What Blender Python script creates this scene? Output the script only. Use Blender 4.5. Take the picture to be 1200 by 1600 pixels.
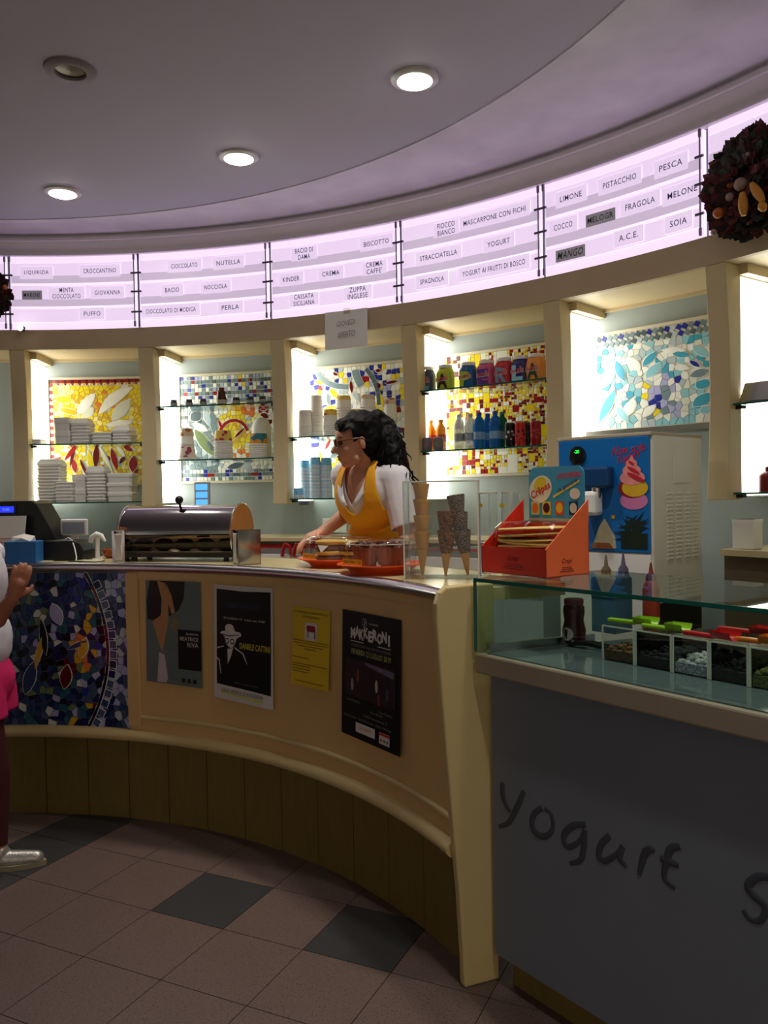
import bpy, math, random
from mathutils import Matrix, Vector

random.seed(7)
sc = bpy.context.scene
COL = sc.collection
for _o in list(bpy.data.objects):
    bpy.data.objects.remove(_o)

# ------------------------------------------------------------------ camera
F = 1270.0; PITCH = math.radians(1.3); ROLL = math.radians(1.0); EYE = 1.54
_f = Vector((0, math.cos(PITCH), -math.sin(PITCH)))
_d = Vector((0, -math.sin(PITCH), -math.cos(PITCH)))
_x = Vector((1, 0, 0))
_r = math.cos(ROLL) * _x + math.sin(ROLL) * _d
_dn = -math.sin(ROLL) * _x + math.cos(ROLL) * _d
cam = bpy.data.cameras.new('camera')
cam.sensor_fit = 'VERTICAL'; cam.sensor_height = 24.0; cam.lens = F * 24.0 / 1600.0
cam.clip_start = 0.05
camo = bpy.data.objects.new('camera', cam); COL.objects.link(camo)
camo.matrix_world = Matrix(((_r.x, -_dn.x, -_f.x, 0), (_r.y, -_dn.y, -_f.y, 0), (_r.z, -_dn.z, -_f.z, EYE), (0, 0, 0, 1)))
sc.camera = camo

# ------------------------------------------------------------------ world, exposure
w = bpy.data.worlds.new('world'); sc.world = w; w.use_nodes = True
w.node_tree.nodes['Background'].inputs[0].default_value = (1.0, 0.87, 0.68, 1)
w.node_tree.nodes['Background'].inputs[1].default_value = 0.40
sc.view_settings.view_transform = 'Standard'
sc.view_settings.look = 'None'
sc.view_settings.exposure = 0.35
sc.view_settings.gamma = 1.0
sc.view_settings.use_curve_mapping = False

# ------------------------------------------------------------------ pixel helpers (1200 x 1600 frame)
def ray(px, py):
    return _r * ((px - 600) / F) + _dn * ((py - 800) / F) + _f
def atz(px, py, z):
    v = ray(px, py); s = (z - EYE) / v.z
    return Vector((v.x * s, v.y * s, z))
def atdepth(px, py, y):
    v = ray(px, py); s = y / v.y
    return Vector((v.x * s, y, EYE + v.z * s))
C1 = (-1.864, 0.918)          # centre of the back wall, light band and pillars
C2 = (-1.884, 1.633)          # centre of the bar counter
C3 = (-1.931, 1.668)          # centre of the ceiling edge
def oncyl(px, py, r, c=C1):
    v = ray(px, py)
    a = v.x ** 2 + v.y ** 2; b = -2 * (v.x * c[0] + v.y * c[1]); k = c[0] ** 2 + c[1] ** 2 - r * r
    s = (-b + math.sqrt(b * b - 4 * a * k)) / (2 * a)
    return math.degrees(math.atan2(v.x * s - c[0], v.y * s - c[1])), EYE + v.z * s, v.y * s
def cyl(c, th, r, z):
    t = math.radians(th)
    return (c[0] + r * math.sin(t), c[1] + r * math.cos(t), z)
def onplane(px, py, o, n):
    v = ray(px, py); e = Vector((0, 0, EYE)); n = Vector(n)
    s = (Vector(o) - e).dot(n) / v.dot(n)
    return e + v * s

# ------------------------------------------------------------------ materials
def lin(c):
    return tuple((x / 12.92 if x <= 0.04045 else ((x + 0.055) / 1.055) ** 2.4) for x in c)
def srgb(r, g, b):
    return lin((r / 255.0, g / 255.0, b / 255.0))
MATS = {}
def mat(name, col, rough=0.5, metal=0.0, noise=0.0, scale=20.0, bump=0.0, spec=0.5, emit=0.0, ecol=None, trans=0.0, ior=1.45, alpha=1.0, sheen=0.0, coat=0.0, stretch=None):
    if name in MATS: return MATS[name]
    m = bpy.data.materials.new(name); m.use_nodes = True
    nt = m.node_tree; b = nt.nodes['Principled BSDF']
    c = srgb(*col)
    b.inputs['Base Color'].default_value = (*c, 1)
    b.inputs['Roughness'].default_value = rough
    b.inputs['Metallic'].default_value = metal
    b.inputs['Specular IOR Level'].default_value = spec
    b.inputs['IOR'].default_value = ior
    if trans: b.inputs['Transmission Weight'].default_value = trans
    if coat: b.inputs['Coat Weight'].default_value = coat
    if alpha < 1: b.inputs['Alpha'].default_value = alpha
    if emit:
        b.inputs['Emission Color'].default_value = (*(srgb(*ecol) if ecol else c), 1)
        b.inputs['Emission Strength'].default_value = emit
    if noise or bump:
        tc = nt.nodes.new('ShaderNodeTexCoord'); n = nt.nodes.new('ShaderNodeTexNoise')
        n.inputs['Scale'].default_value = scale; n.inputs['Detail'].default_value = 5
        src = tc.outputs['Object']
        if stretch:
            mp = nt.nodes.new('ShaderNodeMapping'); mp.inputs['Scale'].default_value = stretch
            nt.links.new(src, mp.inputs[0]); src = mp.outputs[0]
        nt.links.new(src, n.inputs['Vector'])
        if noise:
            mx = nt.nodes.new('ShaderNodeMix'); mx.data_type = 'RGBA'
            mx.inputs[6].default_value = (*[max(0, x * (1 - noise)) for x in c], 1)
            mx.inputs[7].default_value = (*[min(1, x * (1 + noise)) for x in c], 1)
            nt.links.new(n.outputs['Fac'], mx.inputs[0]); nt.links.new(mx.outputs[2], b.inputs['Base Color'])
        if bump:
            bp = nt.nodes.new('ShaderNodeBump'); bp.inputs['Strength'].default_value = bump; bp.inputs['Distance'].default_value = 0.002
            nt.links.new(n.outputs['Fac'], bp.inputs['Height']); nt.links.new(bp.outputs[0], b.inputs['Normal'])
    MATS[name] = m
    return m
def glass(name, tint=(235, 245, 240), rough=0.0, ior=1.45):
    """thin sheet: mostly see-through, with a real reflection"""
    if name in MATS: return MATS[name]
    m = bpy.data.materials.new(name); m.use_nodes = True
    nt = m.node_tree; nt.nodes.clear()
    out = nt.nodes.new('ShaderNodeOutputMaterial'); mx = nt.nodes.new('ShaderNodeMixShader')
    t = nt.nodes.new('ShaderNodeBsdfTransparent'); g = nt.nodes.new('ShaderNodeBsdfGlossy'); fr = nt.nodes.new('ShaderNodeFresnel')
    t.inputs[0].default_value = (*srgb(*tint), 1); g.inputs['Roughness'].default_value = rough; fr.inputs[0].default_value = ior
    ge = nt.nodes.new('ShaderNodeNewGeometry'); mu = nt.nodes.new('ShaderNodeMath'); mu.operation = 'MULTIPLY'; iv = nt.nodes.new('ShaderNodeMath'); iv.operation = 'SUBTRACT'; iv.inputs[0].default_value = 1.0
    nt.links.new(ge.outputs['Backfacing'], iv.inputs[1]); nt.links.new(iv.outputs[0], mu.inputs[1]); nt.links.new(fr.outputs[0], mu.inputs[0])
    nt.links.new(mu.outputs[0], mx.inputs[0]); nt.links.new(t.outputs[0], mx.inputs[1]); nt.links.new(g.outputs[0], mx.inputs[2]); nt.links.new(mx.outputs[0], out.inputs[0])
    MATS[name] = m
    return m
def speckle(name, col, dots, rough=0.5, scale=90.0, amount=0.42):
    """terrazzo-like stone: fine dark and light grains over a base"""
    m = mat(name, col, rough, noise=0.10, scale=7)
    nt = m.node_tree; b = nt.nodes['Principled BSDF']
    src = b.inputs['Base Color'].links[0].from_socket
    tc = nt.nodes.new('ShaderNodeTexCoord'); n = nt.nodes.new('ShaderNodeTexNoise'); n.inputs['Scale'].default_value = scale; n.inputs['Detail'].default_value = 3
    rp = nt.nodes.new('ShaderNodeValToRGB'); rp.color_ramp.elements[0].position = amount - 0.04; rp.color_ramp.elements[1].position = amount
    mx = nt.nodes.new('ShaderNodeMix'); mx.data_type = 'RGBA'
    nt.links.new(tc.outputs['Object'], n.inputs[0]); nt.links.new(n.outputs['Fac'], rp.inputs[0]); nt.links.new(rp.outputs[0], mx.inputs[0])
    mx.inputs[6].default_value = (*srgb(*dots), 1); nt.links.new(src, mx.inputs[7]); nt.links.new(mx.outputs[2], b.inputs['Base Color'])
    return m

# ------------------------------------------------------------------ mesh builder
WM = {}
class MB:
    def __init__(s): s.v = []; s.f = []
    def add(s, v, f):
        k = len(s.v); s.v += [tuple(p) for p in v]; s.f += [tuple(i + k for i in q) for q in f]; return s
    def box(s, x0, x1, y0, y1, z0, z1):
        return s.add([(x0, y0, z0), (x1, y0, z0), (x1, y1, z0), (x0, y1, z0), (x0, y0, z1), (x1, y0, z1), (x1, y1, z1), (x0, y1, z1)],
                     [(0, 3, 2, 1), (4, 5, 6, 7), (0, 1, 5, 4), (1, 2, 6, 5), (2, 3, 7, 6), (3, 0, 4, 7)])
    def cbox(s, cx, cy, z0, w, d, h): return s.box(cx - w / 2, cx + w / 2, cy - d / 2, cy + d / 2, z0, z0 + h)
    def prism(s, poly, z0, z1):
        n = len(poly)
        return s.add([(x, y, z0) for x, y in poly] + [(x, y, z1) for x, y in poly],
                     [tuple(range(n - 1, -1, -1)), tuple(range(n, 2 * n))] + [(i, (i + 1) % n, n + (i + 1) % n, n + i) for i in range(n)])
    def lathe(s, prof, n=20, cx=0, cy=0, cap=True, ang=None):
        k = len(prof); v = []; f = []
        for r, z in prof:
            for j in range(n):
                a = 2 * math.pi * j / n; v.append((cx + r * math.cos(a), cy + r * math.sin(a), z))
        for i in range(k - 1):
            for j in range(n):
                j2 = (j + 1) % n; f.append((i * n + j, i * n + j2, (i + 1) * n + j2, (i + 1) * n + j))
        if cap:
            if prof[0][0] > 1e-6: f.append(tuple(range(n - 1, -1, -1)))
            if prof[-1][0] > 1e-6: f.append(tuple((k - 1) * n + j for j in range(n)))
        return s.add(v, f)
    def tube(s, pts, r, n=8, closed=False):
        P = [Vector(p) for p in pts]; m = len(P); R = r if isinstance(r, (list, tuple)) else [r] * m
        v = []; f = []; prev = None
        for i, p in enumerate(P):
            if closed: t = P[(i + 1) % m] - P[i - 1]
            else: t = P[min(i + 1, m - 1)] - P[max(i - 1, 0)]
            t = t.normalized() if t.length > 1e-9 else Vector((0, 0, 1))
            if prev is None:
                a = t.cross(Vector((0, 0, 1)))
                if a.length < 1e-3: a = t.cross(Vector((1, 0, 0)))
            else: a = prev - t * prev.dot(t)
            a.normalize(); b = t.cross(a); prev = a
            for j in range(n):
                q = 2 * math.pi * j / n; v.append(p + (a * math.cos(q) + b * math.sin(q)) * R[i])
        for i in range(m if closed else m - 1):
            i2 = (i + 1) % m
            for j in range(n):
                j2 = (j + 1) % n; f.append((i * n + j, i * n + j2, i2 * n + j2, i2 * n + j))
        if not closed: f += [tuple(range(n - 1, -1, -1)), tuple((m - 1) * n + j for j in range(n))]
        return s.add(v, f)
    def sph(s, c, r, n=12, m=8):
        rx, ry, rz = (r, r, r) if not isinstance(r, (list, tuple)) else r
        v = [(c[0], c[1], c[2] - rz)]; f = []
        for i in range(1, m):
            a = -math.pi / 2 + math.pi * i / m
            for j in range(n):
                q = 2 * math.pi * j / n; v.append((c[0] + rx * math.cos(a) * math.cos(q), c[1] + ry * math.cos(a) * math.sin(q), c[2] + rz * math.sin(a)))
        v.append((c[0], c[1], c[2] + rz)); t = len(v) - 1
        for j in range(n):
            j2 = (j + 1) % n
            f.append((0, 1 + j2, 1 + j)); f.append((t, 1 + (m - 2) * n + j, 1 + (m - 2) * n + j2))
            for i in range(m - 2): f.append((1 + i * n + j, 1 + i * n + j2, 1 + (i + 1) * n + j2, 1 + (i + 1) * n + j))
        return s.add(v, f)
    def arc(s, c, t0, t1, prof, n=24, closed=True):
        """sweep a profile of (r, z) along an arc about c, angles clockwise from +y"""
        k = len(prof); v = []; f = []
        for i in range(n + 1):
            t = t0 + (t1 - t0) * i / n
            v += [cyl(c, t, r, z) for r, z in prof]
        for i in range(n):
            for j in range(k if closed else k - 1):
                j2 = (j + 1) % k; f.append((i * k + j, i * k + j2, (i + 1) * k + j2, (i + 1) * k + j))
        if closed: f += [tuple(range(k - 1, -1, -1)), tuple(n * k + j for j in range(k))]
        return s.add(v, f)
    def arcbox(s, c, t0, t1, r0, r1, z0, z1, n=8): return s.arc(c, t0, t1, [(r0, z0), (r1, z0), (r1, z1), (r0, z1)], n)
    def xf(s, fn):
        s.v = [tuple(fn(*p)) if not isinstance(fn, Matrix) else tuple(fn @ Vector(p)) for p in s.v]; return s
    def build(s, name, m, parent=None, smooth=False, bevel=0.0, world=False, seg=2):
        me = bpy.data.meshes.new(name)
        v = s.v
        if world and parent is not None:
            iv = WM[parent.name].inverted(); v = [tuple(iv @ Vector(p)) for p in v]
        me.from_pydata(v, [], s.f); me.validate(); me.update()
        o = bpy.data.objects.new(name, me); COL.objects.link(o)
        me.materials.append(m)
        if smooth:
            for p in me.polygons: p.use_smooth = True
            try: me.set_sharp_from_angle(angle=math.radians(40))
            except Exception: pass
        if bevel:
            b = o.modifiers.new('bevel', 'BEVEL'); b.width = bevel; b.segments = seg; b.limit_method = 'ANGLE'; b.angle_limit = math.radians(40)
        if parent is not None:
            o.parent = parent
        WM[o.name] = WM[parent.name] if parent is not None else Matrix()
        return o
def tag(o, label=None, cat=None, group=None, kind=None):
    if label: o['label'] = label
    if cat: o['category'] = cat
    if group: o['group'] = group
    if kind: o['kind'] = kind
    return o
def thing(name, label, cat, loc=(0, 0, 0), rz=0.0, group=None, kind=None):
    o = bpy.data.objects.new(name, None); COL.objects.link(o); o.empty_display_size = 0.05
    o.location = loc; o.rotation_euler = (0, 0, rz)
    WM[o.name] = Matrix.Translation(Vector(loc)) @ Matrix.Rotation(rz, 4, 'Z')
    return tag(o, label, cat, group, kind)
def sub(name, parent):
    o = bpy.data.objects.new(name, None); COL.objects.link(o); o.parent = parent; WM[o.name] = WM[parent.name]
    return o
def dup(o, loc=None, rz=None, label=None, group=None, parent=None, mats=None):
    c = o.copy(); COL.objects.link(c)
    if parent is not None: c.parent = parent
    if loc is not None: c.location = loc
    if rz is not None: c.rotation_euler = (0, 0, rz)
    if label: c['label'] = label
    if group: c['group'] = group
    for ch in list(o.children): dup(ch, parent=c)
    WM[c.name] = Matrix.Translation(c.location) @ Matrix.Rotation(c.rotation_euler.z, 4, 'Z')
    return c
TXT = {}
def text(s, h=None, w=None, bold=0.0, shear=0.0, spacing=1.0, align='CENTER'):
    """flat lettering in the xy plane, centred at the origin, cap height h, optionally squeezed to width w"""
    key = (s, bold, shear, spacing, align)
    if key not in TXT:
        cu = bpy.data.curves.new('t', 'FONT'); cu.body = s; cu.offset = bold; cu.shear = shear; cu.space_character = spacing
        cu.align_x = align; cu.align_y = 'CENTER'; cu.resolution_u = 2; cu.space_line = 0.95
        o = bpy.data.objects.new('t', cu)
        me = bpy.data.meshes.new_from_object(o)
        TXT[key] = ([tuple(q.co) for q in me.vertices], [tuple(p.vertices) for p in me.polygons])
        bpy.data.objects.remove(o); bpy.data.curves.remove(cu); bpy.data.meshes.remove(me)
    v, f = TXT[key]; m = MB()
    if not v: return m
    x0 = min(p[0] for p in v); x1 = max(p[0] for p in v); y0 = min(p[1] for p in v); y1 = max(p[1] for p in v)
    sy = h / max(1e-6, (y1 - y0)) if h else w / (x1 - x0)
    sx = w / (x1 - x0) if w else sy
    m.add([((p[0] - (x0 + x1) / 2) * sx, (p[1] - (y0 + y1) / 2) * sy, 0.0) for p in v], f)
    return m
def rect2(w, h, cx=0, cy=0):
    m = MB(); m.add([(cx - w / 2, cy - h / 2, 0), (cx + w / 2, cy - h / 2, 0), (cx + w / 2, cy + h / 2, 0), (cx - w / 2, cy + h / 2, 0)], [(0, 1, 2, 3)]); return m
def poly2(pts):
    m = MB(); m.add([(x, y, 0) for x, y in pts], [tuple(range(len(pts)))]); return m
def ell2(cx, cy, rx, ry, n=20, rot=0.0):
    c, s = math.cos(rot), math.sin(rot)
    return poly2([(cx + rx * math.cos(a) * c - ry * math.sin(a) * s, cy + rx * math.cos(a) * s + ry * math.sin(a) * c) for a in [2 * math.pi * i / n for i in range(n)]])
# ------------------------------------------------------------------ shared materials
M_cream = mat('cream_lacquer', (200, 182, 144), 0.45, noise=0.06, scale=14, bump=0.05)
M_fascia = mat('fascia_cream', (180, 160, 128), 0.55, noise=0.05, scale=9)
M_wall = mat('grey_green_paint', (154, 166, 168), 0.55, noise=0.05, scale=6, bump=0.06)
M_ceil = mat('ceiling_paint', (190, 184, 208), 0.7, noise=0.03, scale=5, bump=0.05)
M_stucco = mat('polished_stucco', (206, 198, 214), 0.30, noise=0.26, scale=5, bump=0.3)
M_white = mat('white_plastic', (235, 233, 230), 0.4, noise=0.02, scale=30)
M_paper = mat('white_paper', (228, 226, 222), 0.7, noise=0.02, scale=40)
M_black = mat('black_plastic', (16, 16, 17), 0.4, noise=0.1, scale=40)
M_steel = mat('brushed_steel', (200, 198, 196), 0.22, 1.0, noise=0.05, scale=60)
M_rod = mat('rod_steel', (120, 116, 122), 0.35, 1.0, noise=0.05, scale=60)
M_ink = mat('blue_black_ink', (60, 52, 112), 0.6, noise=0.05, scale=80)
M_glass = glass('clear_glass', (238, 246, 242))
M_gedge = mat('glass_edge_green', (24, 92, 82), 0.15, noise=0.1, scale=30)
M_aedge = mat('acrylic_edge', (226, 226, 216), .2, noise=.02)
M_acryl = glass('clear_acrylic', (246, 247, 246), 0.02, 1.6)
# ================================================================== STRUCTURE
TP = [-17.0, -5.30, 5.83, 17.77, 29.52, 41.38, 52.90, 64.6]     # left edges of the pillars, degrees about C1
PW = 1.28; RF = 3.99; RW = 4.37
ZC = 1.235; RC = 2.25                                            # bar counter top and front radius about C2
POST0, POST1 = 67.1, 67.95
# floor
M_grout = mat('floor_grout', (50, 42, 38), 0.8, noise=0.1, scale=30)
M_tile = speckle('granite_tile_beige', (104, 86, 80), (72, 58, 53), 0.42, 150, 0.42)
M_tiled = speckle('granite_tile_grey', (56, 56, 58), (44, 44, 46), 0.40, 150, 0.40)
fl = MB().box(-6, 5, -4, 6.5, -0.12, -0.006).build('floor', M_grout); tag(fl, kind='structure')
TS = 0.3291; TA = math.radians(-25.16); TO = (-0.897, 2.999)
def tgrid(i, j):
    return (TO[0] + TS * (i * math.cos(TA) - j * math.sin(TA)), TO[1] + TS * (i * math.sin(TA) + j * math.cos(TA)))
tm = MB().box(0.0015, TS - 0.0015, 0.0015, TS - 0.0015, -0.006, 0.0)
t_l = tm.build('tile', M_tile, fl); t_d = MB().add(tm.v, tm.f).build('tile', M_tiled, fl)
DARK = {(0, 0), (2, 0), (-3, 1), (-3, 0), (-3, -1), (-2, -3), (-1, -3), (4, -4), (-5, 3), (3, -6), (-4, -5)}
_first = {0: t_l, 1: t_d}
for i in range(-12, 14):
    for j in range(-13, 8):
        x, y = tgrid(i, j); cx, cy = tgrid(i + .5, j + .5)
        if not (-3.6 < cx < 2.2 and 0.6 < cy < 4.7): continue
        if math.hypot(cx - C2[0], cy - C2[1]) > 2.62: continue
        if (cx - 0.258) * 0.804 + (cy - 2.5) * 0.595 > 0.3: continue
        dk = 1 if (i, j) in DARK else 0
        src = _first[dk]
        if src is not None: o = src; _first[dk] = None
        else:
            o = (t_d if dk else t_l).copy(); COL.objects.link(o)
        o.location = (x, y, 0); o.rotation_euler = (0, 0, TA)
# the rest of the floor, outside what the view shows, is the same stone laid as slabs
for nm, b in (('tile_field', (-6, 5, -4, 0.55, -0.006, -0.0015)),):
    o = MB().box(*b).build(nm, M_tile, fl); tag(o, kind='stuff')
# ceiling
ce = MB().box(-6, 5, -4, 6.5, 3.10, 3.25).build('ceiling', M_ceil); tag(ce, kind='structure')
# polished stucco soffit between the ceiling edge and the light band
N = 60; v = []; f = []
for i in range(N + 1):
    t = -40 + 140 * i / N
    a = cyl(C3, t, 2.89, 0); p = Vector((a[0], a[1]))
    d = Vector((a[0] - C1[0], a[1] - C1[1])).normalized(); q = Vector(C1) + d * (RF + 0.012)
    v += [(p.x, p.y, 3.0955), (q.x, q.y, 3.0955), (q.x, q.y, 3.101), (p.x, p.y, 3.101)]
for i in range(N):
    for j in range(4): f.append((i * 4 + j, i * 4 + (j + 1) % 4, i * 4 + 4 + (j + 1) % 4, i * 4 + 4 + j))
so = MB().add(v, f).build('trim_1', M_stucco, smooth=True); tag(so, kind='structure')
M_cove = mat('cove_moulding', (214, 206, 214), 0.35, noise=0.04, scale=20)
# cornice above the light band: bead, fascia, thin lip
_bd = lambda r, z, a0, a1, q, n=8: [(r + q * math.cos(math.radians(a0 + (a1 - a0) * i / n)), z + q * math.sin(math.radians(a0 + (a1 - a0) * i / n))) for i in range(n + 1)]
cor = [(RF + .012, 3.097), (RF - .075, 3.097)] + _bd(RF - .083, 3.072, 90, 320, .013) + [(RF - .055, 3.046), (RF - .030, 3.026), (RF - .022, 3.010)] + _bd(RF - .018, 3.001, 130, 300, .007) + [(RF + .012, 2.993)]
o = MB().arc(C1, -36, 86, cor, 110).build('trim_2', M_cove, smooth=True); tag(o, kind='structure')
# back wall, soffit of the niches, fascia, bulkhead behind the light band
o = MB().arcbox(C1, -38, 88, RW, RW + 0.15, 0.0, 3.1, 110).build('wall_back', M_wall); tag(o, kind='structure')
o = MB().arcbox(C1, -36, 86, RF, RF + 0.03, 2.44, 2.558, 110).build('trim_3', M_fascia); tag(o, kind='structure')
o = MB().arcbox(C1, -36, 86, RF + 0.03, RW, 2.44, 2.46, 110).build('trim_4', M_cream); tag(o, kind='structure')
o = MB().arcbox(C1, -36, 86, RW - 0.02, RW, 2.425, 2.441, 110).build('trim_5', M_cream); tag(o, kind='structure')
o = MB().box(-6.1, -6.0, -4, 6.5, 0, 3.1).build('wall_left', M_wall); tag(o, kind='structure')
o = MB().box(5.0, 5.1, -4, 6.5, 0, 3.1).build('wall_right', M_wall); tag(o, kind='structure')

# ------------------------------------------------------------------ backlit menu band
BAND = (236, 214, 244)
M_band = mat('backlit_opal', (230, 215, 235), 0.3, noise=0.0, emit=0.76, ecol=BAND)
M_strip = mat('backlit_strip', (225, 210, 232), 0.25, emit=0.65, ecol=(234, 211, 242))
M_railm = mat('backlit_rail', (200, 188, 210), 0.3, emit=0.45, ecol=(228, 207, 236))
M_card = mat('backlit_card', (225, 212, 235), 0.3, emit=0.61, ecol=(233, 211, 242))
M_cardg = mat('grey_paper_card', (128, 120, 130), 0.7, emit=0.20, ecol=(176, 168, 178), noise=0.05, scale=60)
mid_lab = {0: 'beside the dried bouquet over the register', 1: 'above the yellow flower mosaic', 2: 'above the yellow circle mosaic', 3: 'above the blue ribbon mosaic',
           4: 'above the bottle shelf', 5: 'above the blue dispenser', 6: 'behind the dark dried wreath'}
for k in range(0, 7):
    a0, a1 = TP[k] + .32, TP[k + 1] + .02; am = (a0 + a1) / 2
    m = thing('menu_lightbox', 'lilac backlit flavour menu panel ' + mid_lab[k], 'menu panel', cyl(C1, am, RF, 2.56), -math.radians(am), 'backlit menu panels')
    MB().arcbox(C1, a0, a1, RF, RF + .02, 2.56, 2.992, 10).build('light_panel', M_band, m, world=True)
    H = .432; top = 2.992
    for (u0, u1) in ((.09, .26), (.40, .585), (.72, .90)):
        MB().arcbox(C1, a0 + .1, a1 - .1, RF - .004, RF - .0005, top - u1 * H, top - u0 * H, 10).build('row_strip', M_strip, m, world=True)
    for (u0, u1) in ((.26, .365), (.585, .685)):
        MB().arcbox(C1, a0 + .1, a1 - .1, RF - .006, RF - .0005, top - u1 * H, top - u0 * H, 10).build('row_rail', M_railm, m, world=True)
rodlab = {1: 'by the dried bouquet', 2: 'after CROCCANTINO', 3: 'after PERLA', 4: 'after BISCOTTO', 5: 'before LIMONE', 6: 'after PESCA'}
for k in range(1, 7):
    for s_ in (-1, 1):
        a = TP[k] + .17 + s_ * .2
        if k == 6 and s_ == 1: continue
        m = thing('menu_rod', 'thin steel rod, %s one of the menu joint %s' % (('register side', 'wreath side')[s_ > 0], rodlab[k]), 'rod', cyl(C1, a, RF - .022, 2.562), -math.radians(a), 'steel rods between the menu panels')
        MB().tube([(0, 0, 0), (0, 0, .428)], .0035, 8).build('rod', M_rod, m, smooth=True)
        for zz in (0.0, .395): MB().tube([(0, 0, zz), (0, 0, zz + .03)], .0065, 8).build('end_ferrule', M_rod, m, smooth=True)
        for zz in (.085, .205, .315):
            MB().tube([(-.018, -.004, zz), (.018, -.004, zz)], .006, 8).build('clip', M_rod, m, smooth=True)
def oncard(px, py): return oncyl(px, py, RF - .008)
CARDS = [  # text, px, py, width px, lines, grey, label
 ('LIQUIRIZIA', 57, 426, 38, 1, 0), ('CROCCANTINO', 156, 423, 51, 1, 0), ('MARENE', 50, 461, 26, 1, 1), ('MENTA\nCIOCCOLATO', 104, 458, 44, 2, 0), ('GIOVANNA', 168, 457, 40, 1, 0), ('PUFFO', 144, 490, 26, 1, 0),
 ('CIOCCOLATO', 288, 415, 41, 1, 0), ('NUTELLA', 357, 410, 37, 1, 0, 'flavour card on the lit menu, last in the row after CIOCCOLATO'), ('BACIO', 269, 453, 22, 1, 0), ('NOCCIOLA', 337, 448, 35, 1, 0), ('CIOCCOLATO DI MODICA', 267, 485, 78, 1, 0), ('PERLA', 360, 480, 27, 1, 0),
 ('BACIO DI\nDAMA', 475, 396, 28, 2, 0), ('BISCOTTO', 588, 379, 39, 1, 0), ('KINDER', 455, 436, 26, 1, 0, 'flavour card on the lit menu, in the row before CREMA'), ('CREMA', 517, 427, 27, 1, 0), ("CREMA\nCAFFE'", 585, 418, 26, 2, 0), ('CASSATA\nSICILIANA', 475, 468, 33, 2, 0), ('ZUPPA\nINGLESE', 559, 457, 31, 2, 0),
 ('FIOCCO\nBIANCO', 697, 357, 27, 2, 0), ('MASCARPONE CON FICHI', 772, 338, 97, 1, 0), ('STRACCIATELLA', 685, 399, 58, 1, 0), ('YOGURT', 779, 379, 35, 1, 0), ('SPAGNOLA', 675, 438, 37, 1, 0), ('YOGURT AI FRUTTI DI BOSCO', 771, 419, 98, 1, 0),
 ('LIMONE', 892, 307, 34, 1, 0), ('PISTACCHIO', 968, 283, 52, 1, 0), ('PESCA', 1048, 258, 36, 1, 0), ('COCCO', 880, 353, 29, 1, 0), ('MELOGR', 938, 340, 40, 1, 1), ('FRAGOLA', 1000, 318, 46, 1, 0), ('MELONE', 1066, 300, 46, 1, 0), ('MANGO', 891, 396, 40, 1, 2), ('A.C.E.', 982, 369, 30, 1, 0), ('SOIA', 1060, 347, 26, 1, 0)]
for c in CARDS:
    s, px, py, wp, nl, grey = c[:6]
    th, z, D = oncard(px, py)
    foreshort = 1.0
    v0 = oncard(px - wp / 2, py)[0]; v1 = oncard(px + wp / 2, py)[0]
    wt = math.radians(v1 - v0) * RF
    hc = (0.026 if nl == 1 else 0.064)
    lab = c[6] if len(c) > 6 else (('grey' if grey else 'clear') + ' flavour card reading "%s" on the lit menu' % s.replace('\n', ' '))
    m = thing('flavour_card', lab, 'menu card', cyl(C1, th, RF - .008, z - .03), -math.radians(th), 'flavour cards on the menu')
    cw = wt + (0.05 if not grey else .02); ch = .072 if not grey else .055
    dt = math.degrees(cw / 2 / RF)
    if 'MODICA' in s or 'BOSCO' in s: cw *= 1.0
    MB().arcbox(C1, th - dt, th + dt, RF - .0074, RF - .0066, z - ch / 2, z + ch / 2, 3).build('card', M_cardg if grey else M_card, m, world=True)
    tx = text(s, hc if not grey == 2 else .034, wt, bold=0.004, spacing=1.1, shear=(0.25 if grey == 2 else 0))
    tx.xf(lambda x, y, zz: cyl(C1, th + math.degrees(x / RF), RF - .0090, z + y))
    tx.build('lettering', M_ink if not grey else M_black, m, world=True)

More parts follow.
